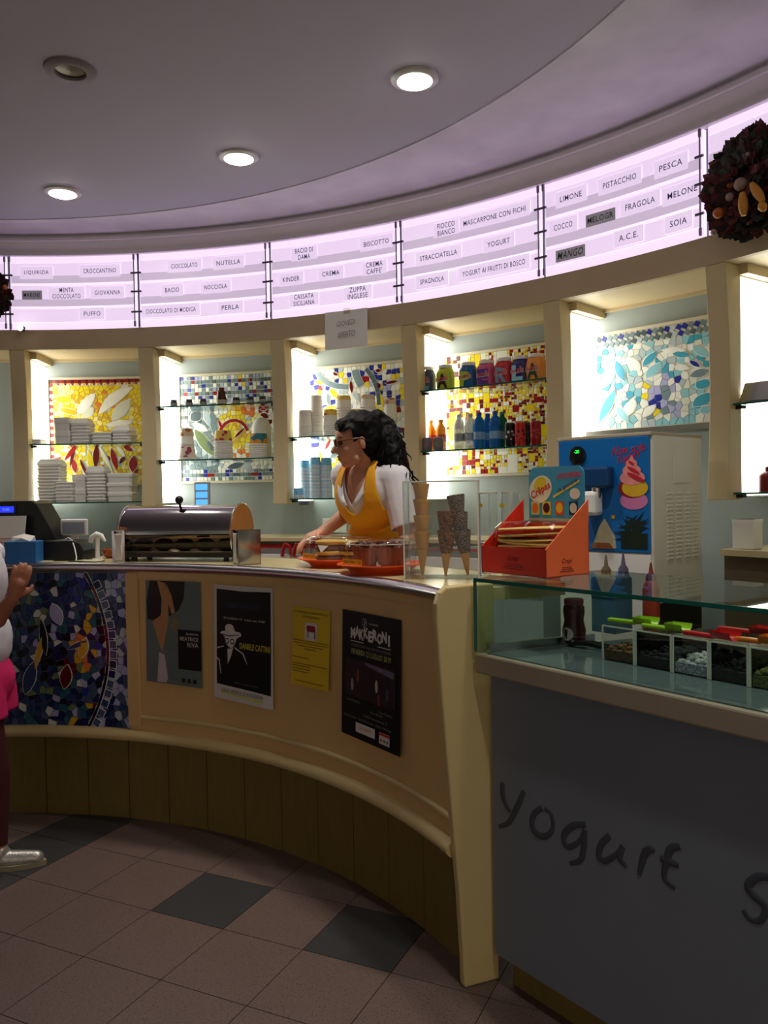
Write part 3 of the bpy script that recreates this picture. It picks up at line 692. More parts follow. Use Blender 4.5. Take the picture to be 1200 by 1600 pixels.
# ================================================================== YOGURT COUNTER AND GLASS CASE
YO = Vector((0.270, 2.485, 0)); YD = Vector((0.595, -0.804, 0)); YN = Vector((0.804, 0.595, 0))   # start, along, inwards
def Y(t, n, z): p = YO + YD * t + YN * n; return (p.x, p.y, z)
SK = .27                                                          # the end runs along the end board of the bar
def ybox(m, t0, t1, n0, n1, z0, z1):
    e = lambda t, n: t + SK * n if t < .06 else t
    return m.add([Y(e(t0, n0), n0, z0), Y(e(t1, n0), n0, z0), Y(e(t1, n1), n1, z0), Y(e(t0, n1), n1, z0), Y(e(t0, n0), n0, z1), Y(e(t1, n0), n0, z1), Y(e(t1, n1), n1, z1), Y(e(t0, n1), n1, z1)],
                 [(0, 3, 2, 1), (4, 5, 6, 7), (0, 1, 5, 4), (1, 2, 6, 5), (2, 3, 7, 6), (3, 0, 4, 7)])
YL = 1.75; ZG0 = 1.05; ZG1 = 1.277
M_ypanel = mat('grey_blue_panel', (112, 119, 132), 0.5, noise=0.06, scale=8, bump=.04)
M_slab = mat('grey_brown_slab', (150, 136, 120), 0.4, noise=0.06, scale=12)
yc = thing('yogurt_counter', 'straight counter with grey front lettered Yogurt and a glass case on it', 'counter', Y(.8, .3, 0), 0)
ybox(MB(), .0, YL, .055, .10, .10, .985).build('front_panel', M_ypanel, yc, world=True)
ybox(MB(), .0, YL, .10, .78, .10, .985).build('carcass', M_cream, yc, world=True)
ybox(MB(), .02, YL, .10, .50, .0, .10).build('kick_board', M_kick, yc, world=True)
ybox(MB(), .0, YL, .0, .80, .985, ZG0 - .004).build('slab', M_slab, yc, world=True, bevel=.006)
ybox(MB(), .03, YL, .02, .54, ZG0 - .004, ZG0 - .001).build('display_floor', mat('dark_gloss_floor', (96, 106, 112), .05, noise=.05), yc, world=True)
M_letter = mat('letter_recess', (62, 66, 78), .6, noise=.05)
yp = YO + YN * .0545
STROKES = {  # brush strokes traced on the front panel
 'y': [[(235, 762), (234, 800), (248, 845), (262, 862)], [(308, 792), (285, 845), (256, 900), (222, 914)]],
 'o': [[(372, 850), (345, 868), (336, 905), (352, 940), (385, 948), (408, 920), (404, 875), (380, 852)]],
 'g': [[(522, 908), (478, 912), (446, 948), (460, 985), (498, 968), (520, 925)], [(520, 925), (516, 985), (504, 1032), (468, 1042)]],
 'u': [[(606, 945), (578, 975), (568, 1015), (590, 1034), (630, 1010), (652, 982)], [(652, 982), (640, 1022), (664, 1055)]],
 'r': [[(732, 992), (718, 1040), (708, 1084)], [(722, 1022), (742, 994), (762, 1002)]],
 't': [[(850, 984), (818, 992), (802, 1040), (796, 1096), (834, 1130)], [(782, 1026), (846, 1050)]],
 'S': [[(1180, 1092), (1120, 1090), (1086, 1122), (1112, 1160), (1148, 1195), (1130, 1240), (1092, 1236), (1070, 1204)]]}
for ch, sts in STROKES.items():
    mb = MB()
    for st in sts:
        pts = [onplane(680 + .45 * x, 880 + .45 * y, (yp.x, yp.y, 0), YN) for x, y in st]
        fine = []
        for i in range(len(pts) - 1):
            p0 = pts[max(0, i - 1)]; p1 = pts[i]; p2 = pts[i + 1]; p3 = pts[min(len(pts) - 1, i + 2)]
            for k in range(4):
                t = k / 4; fine.append(.5 * ((2 * p1) + (p2 - p0) * t + (2 * p0 - 5 * p1 + 4 * p2 - p3) * t * t + (3 * p1 - p0 - 3 * p2 + p3) * t ** 3))
        fine.append(pts[-1]); n = len(fine)
        t_ = MB().tube(fine, [.0105 * (.8 + .2 * math.sin(5 * i / n)) for i in range(n)], 8)
        # flatten the stroke against the panel
        mb.add([tuple(Vector(q) - YN * ((Vector(q) - yp).dot(YN) * .75)) for q in t_.v], t_.f)
    mb.build('letter', M_letter, yc, world=True, smooth=True)
gc = thing('glass_case', 'low green-edged glass display case of toppings', 'display case', Y(.8, .02, ZG0), 0)
ybox(MB(), 0, YL, .0, .008, ZG0, ZG1 - .01).build('front_pane', M_glass, gc, world=True)
ybox(MB(), .008, .014, .008, .44, ZG0, ZG1 - .01).build('end_pane', M_glass, gc, world=True)
ybox(MB(), 0, YL, .004, .46, ZG1 - .010, ZG1).build('top_pane', M_glass, gc, world=True)
ybox(MB(), 0, YL, .0, .004, ZG1 - .011, ZG1).build('top_edge', M_gedge, gc, world=True)
ybox(MB(), -.001, .001, .0, .010, ZG0, ZG1 - .01).build('corner_edge', M_gedge, gc, world=True)
ybox(MB(), .015, .03, .03, .40, ZG0, ZG0 + .025).build('end_rail', M_steel, gc, world=True)
# back bar ledge along the wall
bb = thing('back_bar', 'cream ledge running along the back wall over a red rail', 'ledge', cyl(C1, 25, RF, 0), 0)
MB().arcbox(C1, 7, 41.0, RF - .02, RW, 1.275, 1.295, 30).build('ledge', M_cream, bb, world=True)
MB().arcbox(C1, 7, 41.0, RF + .02, RW, 0, 1.275, 30).build('cabinet', M_wall, bb, world=True)
MB().arcbox(C1, 10, 41.0, RF - .005, RF + .02, 1.235, 1.258, 30).build('red_rail', mat('red_plastic', (168, 24, 26), .4, noise=.05), bb, world=True)
MB().arcbox(C1, 10, 41.0, RF - .03, RF + .02, 1.10, 1.20, 30).build('lower_shelf', M_white, bb, world=True)
b2 = thing('side_back_bar', 'cream ledge on the wall past the dispenser', 'ledge', cyl(C1, 59, RF, 0), 0)
MB().arcbox(C1, 53.5, 80, RF + .02, RW, 1.265, 1.29, 20).build('ledge', M_cream, b2, world=True)
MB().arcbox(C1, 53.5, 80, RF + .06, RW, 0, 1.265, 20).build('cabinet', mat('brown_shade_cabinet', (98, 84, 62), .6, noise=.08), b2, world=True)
# ================================================================== THINGS ON THE SHELVES
M_foam = mat('white_foam', (226, 226, 224), 0.75, noise=0.04, scale=60, bump=.05)
M_rim = mat('foam_shadow_rim', (206, 206, 206), 0.8)
def shelf_at(px, py, r): 
    th, z, D = oncyl(px, py, r); return th
def place(name, label, cat, th, r, z, group=None, turn=0.0):
    return thing(name, label, cat, cyl(C1, th, r, z), -math.radians(th) + turn, group)
def foam_tray(m, w, d, h):
    a = MB()
    prof = [(.93, 0), (.96, h * .52), (1.0, h * .60), (1.0, h * .84), (.96, h)]
    v = []; f = []
    for s_, z in prof:
        x, y = w / 2 * s_, d / 2 * s_; c = .2 * min(x, y)
        v += [(-x + c, -y, z), (x - c, -y, z), (x, -y + c, z), (x, y - c, z), (x - c, y, z), (-x + c, y, z), (-x, y - c, z), (-x, -y + c, z)]
    for i in range(len(prof) - 1):
        for j in range(8): f.append((i * 8 + j, i * 8 + (j + 1) % 8, i * 8 + 8 + (j + 1) % 8, i * 8 + 8 + j))
    f += [tuple(range(7, -1, -1)), tuple(len(v) - 8 + j for j in range(8))]
    return a.add(v, f).build('tray', M_foam, m)
def tray_stack(px, zsh, wpx, hgt, n, label, group, r=RF + .17, d=.13, lid=False):
    th = shelf_at(px, 700, r); D = cyl(C1, th, r, 0)[1]; w_ = wpx * D / F; h = hgt / n; first = None
    for i in range(n):
        z = zsh + i * h
        if first is None:
            o = place('foam_box', label, 'foam box', th, r, z, group); foam_tray(o, w_, d, h * 1.0); first = o
        else: dup(first, cyl(C1, th + random.uniform(-.05, .05), r, z))
    if lid:
        o = place('foam_box', 'slope-topped white foam box crowning ' + label.split(' in ')[-1], 'foam box', th, r, zsh + hgt, group)
        MB().add([(-w_ / 2, -d / 2, 0), (w_ / 2, -d / 2, 0), (w_ / 2, d / 2, 0), (-w_ / 2, d / 2, 0), (-w_ * .36, -d * .36, .035), (w_ * .36, -d * .36, .035), (w_ * .36, d * .36, .035), (-w_ * .36, d * .36, .035)],
                 [(0, 3, 2, 1), (4, 5, 6, 7), (0, 1, 5, 4), (1, 2, 6, 5), (2, 3, 7, 6), (3, 0, 4, 7)]).build('lid_shell', M_foam, o, bevel=.004)
g = 'foam boxes under the yellow mosaic'
tray_stack(80, 1.52, 38, .235, 12, 'white foam box in the tall ridged stack beside the tube light', g, lid=True)
tray_stack(101, 1.52, 28, .125, 6, 'white foam box in the low ridged stack before the red leaves', g, r=RF + .10, d=.09)
tray_stack(127, 1.52, 20, .17, 2, 'tall white foam box between ridged stacks on the low shelf', g)
tray_stack(153, 1.52, 31, .185, 9, 'white foam box in the ridged stack at the low shelf middle', g, lid=True)
tray_stack(190, 1.52, 40, .175, 3, 'wide white foam box at the pillar end of the low shelf', g)
tray_stack(103, 1.878, 25, .165, 2, 'tall white foam box on the glass shelf across the yellow mosaic', g)
tray_stack(130, 1.878, 29, .125, 6, 'white foam box in the ridged stack on the upper glass shelf', g, lid=True)
tray_stack(164, 1.878, 31, .07, 3, 'white foam box in the lowest stack on the upper glass shelf', g)
tray_stack(195, 1.878, 30, .075, 4, 'white foam box in the upper stack nearest the tub bay pillar', g, lid=True)
tray_stack(60, 1.878, 18, .035, 2, 'small white foam box glowing by the tube light', g)

# jars and sauce bottle over the yellow circle mosaic
M_dglass = mat('dark_jar', (52, 52, 66), .25, noise=.15, scale=40)
M_jlid = mat('jar_lid', (70, 70, 78), .4, noise=.05)
M_jlab = mat('jar_label', (150, 150, 160), .5, noise=.2, scale=90)
first = None
jl = {271: 'small dark jar glowing against the tube light', 295: 'small dark jar left alone between tube light and sauce bottle', 317: 'small dark jar next to the sauce bottle, tube light side', 369: 'small dark jar next to the sauce bottle, pillar side', 391: 'small dark jar in the middle of the trio by the pillar', 410: 'small dark jar touching the pillar end of the shelf'}
for px, lab in jl.items():
    th = shelf_at(px, 620, RF + .15); p = cyl(C1, th, RF + .15, 2.09)
    if first is None:
        first = place('jar', lab, 'jar', th, RF + .15, 2.09, 'small jars on the top shelf')
        MB().lathe([(.019, 0), (.022, .003), (.022, .034), (.018, .038)], 16).build('glass_body', M_dglass, first, smooth=True)
        MB().lathe([(.0225, .008), (.0225, .028)], 16, cap=False).build('paper_label', M_jlab, first, smooth=True)
        MB().lathe([(.0195, .037), (.0195, .047), (.018, .048)], 16).build('lid', M_jlid, first, smooth=True)
    else: dup(first, p, -math.radians(th), lab)
th = shelf_at(346, 620, RF + .15); o = place('sauce_bottle', 'brown squeeze sauce bottle between the small jars', 'bottle', th, RF + .15, 2.09)
M_brown = mat('brown_sauce', (70, 34, 26), .3, noise=.15, scale=30)
MB().lathe([(.026, 0), (.03, .004), (.03, .045), (.024, .07), (.026, .085), (.018, .094)], 18).build('bottle_body', M_brown, o, smooth=True)
MB().lathe([(.018, .094), (.018, .110), (.015, .112)], 14).build('cap', mat('dark_red_cap', (96, 26, 22), .4), o, smooth=True)
MB().lathe([(.0305, .012), (.0305, .036)], 18, cap=False).build('paper_label', mat('sauce_label', (190, 180, 170), .5, noise=.5, scale=70), o, smooth=True)

# ice cream tubs
M_tub = mat('tub_white', (232, 230, 224), .5, noise=.03)
def fruitm(nm, base, blobs): return spot_mat(nm, base, blobs)
def spot_mat(nm, base, spot, scale=28.0, thr=.5):
    m = mat(nm, base, .5)
    nt = m.node_tree; b = nt.nodes['Principled BSDF']
    tc = nt.nodes.new('ShaderNodeTexCoord'); vo = nt.nodes.new('ShaderNodeTexVoronoi'); vo.inputs['Scale'].default_value = scale
    rp = nt.nodes.new('ShaderNodeValToRGB'); rp.color_ramp.interpolation = 'CONSTANT'
    rp.color_ramp.elements[0].color = (*srgb(*spot), 1); rp.color_ramp.elements[1].position = thr; rp.color_ramp.elements[1].color = (*srgb(*base), 1)
    nt.links.new(tc.outputs['Object'], vo.inputs[0]); nt.links.new(vo.outputs[0], rp.inputs[0]); nt.links.new(rp.outputs[0], b.inputs['Base Color'])
    return m
M_fruit = spot_mat('tub_fruit_print', (226, 196, 90), (176, 52, 46), 26)
M_flower = spot_mat('tub_flower_print', (226, 214, 206), (150, 66, 78), 30)
M_sun = spot_mat('tub_sunflower_print', (34, 116, 132), (222, 150, 40), 22, .55)
M_cone_p = spot_mat('tub_biscuit_print', (214, 196, 164), (170, 100, 50), 24)
def tub(o, r0, r1, h, pm, flip=True, z=0.0, band=(.55, 1.0)):
    a = (r1, r0) if flip else (r0, r1)
    MB().lathe([(a[0], z), (a[0] * 1.04, z + .004), (a[0] * 1.04, z + .012), (a[0], z + .014), (a[1], z + h), (a[1] * .92, z + h + .001)], 24).build('tub_body', M_tub, o, smooth=True)
    q0, q1 = band; rr = lambda q: a[0] + (a[1] - a[0]) * max(0, (h * q - .014) / (h - .014)) + .0008
    MB().lathe([(rr(q0), z + h * q0), (rr(q1) - .0004, z + h * q1)], 24, cap=False).build('printed_band', pm, o, smooth=True)
g = 'ice cream tubs on the glass shelf'
th = shelf_at(292, 700, RF + .16)
o = place('ice_cream_tub', 'upturned white tub with pink flower print under another tub', 'tub', th, RF + .16, 1.766, g); tub(o, .044, .054, .088, M_flower, band=(.2, .95))
o = place('ice_cream_tub', 'upturned white tub with biscuit print on top of the flower tub', 'tub', th, RF + .16, 1.855, g); tub(o, .036, .044, .105, M_cone_p, band=(.55, .98))
for px, pm, lab, n_ in ((349, M_fruit, 'fruit print', 8), (405, M_sun, 'sunflower print', 6)):
    th = shelf_at(px, 700, RF + .16)
    for i in range(n_):
        o = place('ice_cream_tub', 'white nested tub below the %s tub' % lab, 'tub', th, RF + .16, 1.766 + i * .012, g)
        MB().lathe([(.058 - i * .0006, 0), (.060 - i * .0006, .002), (.060 - i * .0006, .009), (.054, .0115)], 22).build('tub_rim', M_tub, o, smooth=True)
    o = place('ice_cream_tub', 'upturned tub with colourful %s crowning its stack' % lab, 'tub', th, RF + .16, 1.766 + n_ * .012, g); tub(o, .047, .056, .078, pm, band=(.2, .97))
th = shelf_at(406, 660, RF + .24); o = place('dome_lid', 'white domed lid behind the sunflower tub', 'lid', th, RF + .26, 1.767)
MB().lathe([(.06, 0), (.06, .155), (.058, .20), (.045, .235), (.02, .252), (0, .255)], 20).build('dome_shell', M_tub, o, smooth=True)

# paper cups
M_cup = spot_mat('white_cup_print', (226, 224, 222), (150, 110, 96), 70, .14)
M_cupb = spot_mat('blue_cup_print', (120, 186, 226), (70, 124, 186), 90, .30)
M_cupb2 = mat('blue_cup_red_dash', (186, 70, 60), .5)
def cup_stack(px, zsh, r_, hgt, n, m_, label, group, rpos, cup_h, rim=None, band=None):
    th = shelf_at(px, 690, rpos); first = None; step = (hgt - cup_h) / max(1, n - 1)
    for i in range(n):
        z = zsh + i * step
        if first is None:
            first = o = place('paper_cup', label, 'cup', th, rpos, z, group)
            MB().lathe([(r_ * 1.02, 0), (r_ * 1.05, .002), (r_ * 1.02, .005), (r_ * .88, cup_h), (r_ * .80, cup_h + .0005), (0, cup_h + .0005)], 20, cap=False).build('cup_body', m_, o, smooth=True)
            MB().lathe([(r_ * 1.03, .0005), (r_ * 1.07, .0022), (r_ * 1.03, .0045)], 20, cap=False).build('rolled_rim', rim or M_tub, o, smooth=True)
        else: dup(first, cyl(C1, th, rpos, z))
    if band:
        o = place('paper_cup', label.replace(' in ', ' topping ', 1), 'cup', th, rpos, zsh + hgt - cup_h + .004, group)
        MB().lathe([(r_ * 1.02, 0), (r_ * .88, cup_h), (r_ * .80, cup_h + .0005)], 20).build('cup_body', M_tub, o, smooth=True)
        MB().lathe([(r_ * (1.02 - .14 * .62) + .0006, cup_h * .62), (r_ * .885 + .0006, cup_h * .98)], 20, cap=False).build('printed_band', band, o, smooth=True)
g = 'paper cup stacks in the blue ribbon bay'
cup_stack(477, 1.878, .041, .155, 6, M_tub, 'white paper cup in the shorter plain stack by the tube light', g, RF + .14, .09, band=M_cup)
cup_stack(494, 1.878, .042, .245, 9, M_tub, 'white paper cup in the tallest stack by the tube light', g, RF + .20, .10, band=M_cup)
cup_stack(517, 1.878, .042, .15, 6, M_tub, 'white paper cup in the stack beside the worker\'s forehead', g, RF + .13, .09, band=M_fruit)
cup_stack(538, 1.878, .046, .24, 12, M_tub, 'white printed tub cup in the stack behind the worker\'s hair front', g, RF + .25, .07, band=M_fruit)
cup_stack(558, 1.878, .036, .155, 4, M_tub, 'small red print cup in the stack over the worker\'s crown', g, RF + .25, .06, band=M_fruit)
cup_stack(576, 1.878, .044, .235, 12, M_tub, 'white printed tub cup in the stack behind the ponytail top', g, RF + .25, .07, band=M_cone_p)
cup_stack(611, 1.878, .036, .20, 6, M_tub, 'white paper cup in the stack beside the drinks bay pillar', g, RF + .2, .09, band=M_cone_p)
g = 'blue cup stacks'
cup_stack(475, 1.52, .0325, .225, 22, M_cupb, 'small blue cup in the stack at the tube light', g, RF + .17, .05)
cup_stack(492, 1.52, .0335, .24, 24, M_cupb, 'small blue cup in the middle one of three stacks', g, RF + .15, .05)
cup_stack(509, 1.52, .0325, .235, 24, M_cupb, 'small blue cup in the stack nearest the worker', g, RF + .17, .05)
cup_stack(465, 1.52, .030, .06, 3, M_cupb, 'small blue cup in the short stack at the shelf corner', g, RF + .09, .045)
M_price = mat('price_ink', (30, 50, 150), .5)
def price(s, px, py, r, sz, where):
    th, z, D = oncyl(px, py, r); o = place('price_sticker', 'small blue price sticker ' + where, 'sticker', th, r, z - .012)
    MB().box(-.03, .03, -.0015, 0, 0, .024).build('backing', glass('sticker_film', (225, 232, 235)), o)
    text(s, sz, bold=.02).xf(lambda x, y, z_: (x, -.0025, y + .012)).build('lettering', M_price, o)
price('1.50', 475, 786, RF + .047, .017, 'under the blue cup stacks'); price('5,00', 503, 687, RF + .047, .015, 'under the tall white cup stacks'); price('2,50', 337, 721, RF + .047, .013, 'under the fruit print tub'); price('8,00', 388, 720, RF + .047, .013, 'under the sunflower print tub')

# lettered jars
def lettered_jar(px, body, letc, ch, lab):
    th = shelf_at(px, 590, RF + .15); o = place('spread_jar', lab, 'jar', th, RF + .15, 2.09, 'lettered spread jars')
    v = []; f = []; prof = [(.043, 0), (.047, .006), (.048, .085), (.046, .10), (.038, .118), (.035, .122)]
    n = 24
    for r, z in prof:
        for j in range(n):
            a = 2 * math.pi * j / n; ca, sa = math.cos(a), math.sin(a); k = 1 / (abs(ca) ** 3.2 + abs(sa) ** 3.2) ** (1 / 3.2)
            v.append((r * ca * k, r * sa * k * .8, z))
    for i in range(len(prof) - 1):
        for j in range(n): f.append((i * n + j, i * n + (j + 1) % n, (i + 1) * n + (j + 1) % n, (i + 1) * n + j))
    f.append(tuple(range(n - 1, -1, -1)))
    MB().add(v, f).build('jar_body', mat('jar_%d_%d_%d' % body, body, .35, noise=.05), o, smooth=True)
    MB().lathe([(.037, .120), (.038, .122), (.038, .136), (.036, .138)], 24).build('lid', M_white, o, smooth=True)
    text(ch, .078, .062, bold=.05).xf(lambda x, y, z: (x, -.0402, .05 + y)).build('big_letter', mat('let_%d_%d_%d' % letc, letc, .5), o)
    t = text('nutella', .026, .07, bold=.012)
    MB().add(t.v, t.f).xf(lambda x, y, z: (x * 1.06, -.0408, .064 + y * 1.22 + x * .06)).build('name_outline', mat('print_white', (236, 226, 224), .5), o)
    MB().add(t.v, t.f).xf(lambda x, y, z: (x, -.0413, .064 + y + x * .06)).build('name_lettering', mat('print_red', (196, 40, 40), .5), o)
for a in ((667, (70, 76, 108), (110, 170, 200), 'L', 'slate jar with a pale blue letter L on the shelf'), (696, (190, 202, 44), (60, 34, 24), 'A', 'lime jar with a brown letter A on the shelf'), (732, (20, 92, 150), (180, 200, 60), 'P', 'blue jar with a lime letter P on the shelf'),
          (760, (206, 90, 134), (86, 56, 140), 'E', 'pink jar with a purple letter E on the shelf'), (788, (196, 44, 50), (120, 150, 176), 'R', 'red jar with a grey blue letter R on the shelf'), (814, (54, 44, 106), (150, 206, 226), 'L', 'dark purple jar with a light letter L on the shelf'), (838, (232, 150, 60), (40, 70, 40), 'A', 'orange jar with a dark letter A, half behind the pillar')):
    lettered_jar(*a)
# drinks
def bottle(px, prof, body, cap, labm, lab, r=RF + .17, lz=(.05, .09), name='bottle', cat='bottle', group='drinks on the glass shelf'):
    th = shelf_at(px, 690, r); o = place(name, lab, cat, th, r, 1.766, group)
    MB().lathe(prof, 20).build('bottle_body', body, o, smooth=True)
    rc, zc = prof[-1]
    MB().lathe([(rc + .002, zc - .002), (rc + .002, zc + .012), (rc, zc + .014)], 14).build('cap', cap, o, smooth=True)
    rm = max(p[0] for p in prof)
    MB().lathe([(rm + .0006, lz[0]), (rm + .0006, lz[1])], 20, cap=False).build('paper_label', labm, o, smooth=True)
M_orj = mat('orange_soda', (246, 150, 16), .2, noise=.05, emit=0, trans=.0)
M_waterc = mat('clear_water', (214, 222, 224), .08, trans=.35, ior=1.1)
M_waterb = mat('blue_water', (40, 110, 190), .08, trans=.3, ior=1.1)
M_waterg = mat('green_bottle', (40, 110, 80), .1, trans=.2, ior=1.1)
pb = [(.024, 0), (.029, .004), (.029, .05), (.026, .062), (.029, .08), (.029, .112), (.024, .132), (.013, .150), (.0125, .160)]
pw = [(.026, 0), (.030, .005), (.030, .058), (.026, .075), (.030, .095), (.030, .125), (.024, .155), (.013, .172), (.0125, .180)]
M_lo = mat('soda_label', (190, 70, 50), .5, noise=.4, scale=60); M_lw = mat('water_label', (150, 160, 172), .4, noise=.15, scale=50); M_lb = mat('water_label_blue', (120, 160, 200), .4, noise=.2, scale=40)
M_capo = mat('cap_orange', (220, 150, 60), .4); M_capw = mat('cap_white', (210, 200, 200), .4); M_capb = mat('cap_blue', (40, 60, 170), .4)
bottle(673, pb, M_orj, M_capo, M_lo, 'orange soda bottle on the tube light side of its twin'); bottle(689, pb, M_orj, M_capo, M_lo, 'orange soda bottle on the water bottle side of its twin')
bottle(718, pw, M_waterc, M_capw, M_lw, 'clear water bottle next to the orange soda'); bottle(735, pw, M_waterc, M_capw, M_lw, 'clear water bottle touching the blue bottles')
bottle(749, pw, M_waterb, M_capb, M_lb, 'blue water bottle beside the clear one', r=RF + .15); bottle(762, pw, M_waterb, M_capb, M_lb, 'blue water bottle set back between two blue ones', r=RF + .24); bottle(774, pw, M_waterb, M_capb, M_lb, 'blue water bottle beside the green one', r=RF + .15); bottle(785, pw, M_waterg, mat('cap_green', (40, 120, 90), .4), M_lb, 'green bottle between blue water and black cans', r=RF + .22)
def can(px, col, lab, band=None, r=RF + .14, h=.125, rr=.028):
    th = shelf_at(px, 690, r); o = place('drink_can', lab, 'can', th, r, 1.766, 'drink cans on the glass shelf')
    MB().lathe([(rr * .8, 0), (rr, .008), (rr, h - .012), (rr * .84, h)], 20).build('can_body', mat('can_%d_%d_%d' % col, col, .3, .2, noise=.1), o, smooth=True)
    MB().lathe([(rr * .85, h - .001), (rr * .87, h + .002), (rr * .80, h - .002), (0, h - .003)], 20, cap=False).build('can_lid', M_steel, o, smooth=True)
    if band: MB().lathe([(rr + .0006, h * .3), (rr + .0006, h * .68)], 20, cap=False).build('printed_band', spot_mat('canband_%d_%d_%d' % col, col, band, 50, .35), o, smooth=True)
can(668, (120, 116, 124), 'small grey can before the orange soda, tube light end', (170, 60, 50), r=RF + .09, h=.07); can(685, (126, 120, 126), 'small grey can before the second orange soda', (150, 110, 60), r=RF + .09, h=.07)
can(797, (22, 20, 24), 'black can beside the green bottle', (190, 186, 180)); can(813, (190, 40, 32), 'red and black can between two black cans', (20, 16, 18)); can(825, (24, 24, 22), 'black and green can between red cans', (50, 90, 40), r=RF + .19); can(837, (140, 16, 24), 'dark red can against the dispenser pillar', (180, 60, 60))
# shelf beyond the dispenser
th = shelf_at(1195, 615, RF + .15); o = place('steel_hood', 'brushed steel box on the shelf beyond the dispenser', 'steel box', th, RF + .17, 1.878)
MB().add([(-.08, -.08, 0), (.12, -.08, 0), (.12, .08, 0), (-.08, .08, 0), (-.065, -.06, .085), (.12, -.06, .085), (.12, .06, .085), (-.065, .06, .085)], [(0, 3, 2, 1), (4, 5, 6, 7), (0, 1, 5, 4), (1, 2, 6, 5), (2, 3, 7, 6), (3, 0, 4, 7)]).build('hood_shell', M_steel, o, bevel=.006)
MB().box(-.083, .123, -.083, .083, 0, .008).build('hood_rim', M_steel, o)
th = shelf_at(1202, 750, RF + .15); o = place('canister', 'dark red canister on the shelf beyond the dispenser', 'canister', th, RF + .15, 1.52)
MB().lathe([(.038, 0), (.04, .004), (.04, .065), (.03, .078), (.018, .082)], 20).build('canister_body', mat('dark_red_tin', (120, 20, 30), .35, noise=.1), o, smooth=True)
MB().lathe([(.016, .081), (.016, .1), (.012, .102)], 14).build('spout_cap', mat('spout', (90, 14, 22), .4), o, smooth=True)
# handwritten paper on the fascia
th0, zt, _ = oncyl(508, 489, RF - .014); th1, zb, _ = oncyl(575, 541, RF - .014); tm_ = (th0 + th1) / 2; zm = (zt + zb) / 2
o = place('paper_notice', 'white handwritten notice taped under the lit menu', 'paper', tm_, RF - .014, zb)
W_ = math.radians(th1 - th0) * RF; H_ = zt - zb
sh = MB(); nn = 8
for i in range(nn + 1):
    for k in range(nn + 1):
        x = -W_ / 2 + W_ * i / nn; z = H_ * k / nn; sh.v.append((x + .004 * (z / H_ - .5), .006 * math.sin(2.2 * z / H_) * math.cos(3 * x / W_) - .006, z))
for i in range(nn):
    for k in range(nn): a = i * (nn + 1) + k; sh.f.append((a, a + nn + 1, a + nn + 2, a + 1))
sh.build('sheet', M_paper, o, smooth=True)
M_pen = mat('red_pen', (120, 60, 70), .7)
for s, zz, hh, ww in (('GIOVEDI', .66, .028, .115), ('APERTO', .36, .034, .11)):
    text(s, hh, ww, bold=-.012, shear=.15).xf(lambda x, y, z: (x + .004, -.0135, H_ * zz + y + .05 * x)).build('handwriting', M_pen, o)
MB().box(-.012, .03, -.010, -.009, H_ - .02, H_ + .01).build('tape', glass('tape_film', (240, 240, 230)), o)
# small spotlight at the register end of the menu
th, z, _ = oncyl(33, 514, RF - .05); o = place('clip_spotlight', 'small glowing spotlight clipped under the LIQUIRIZIA menu panel', 'spotlight', th, RF - .05, z - .012)
MB().lathe([(.012, 0), (.02, .004), (.024, .022), (.018, .026)], 16).build('lamp_head', M_rod, o, smooth=True)
MB().tube([(0, 0, .01), (.0, .05, .01)], .004).build('arm', M_rod, o)
MB().sph((0, -.014, .016), .017, 12, 8).build('bulb', mat('spot_bulb', (255, 240, 230), .3, emit=14, ecol=(255, 236, 226)), o, smooth=True)

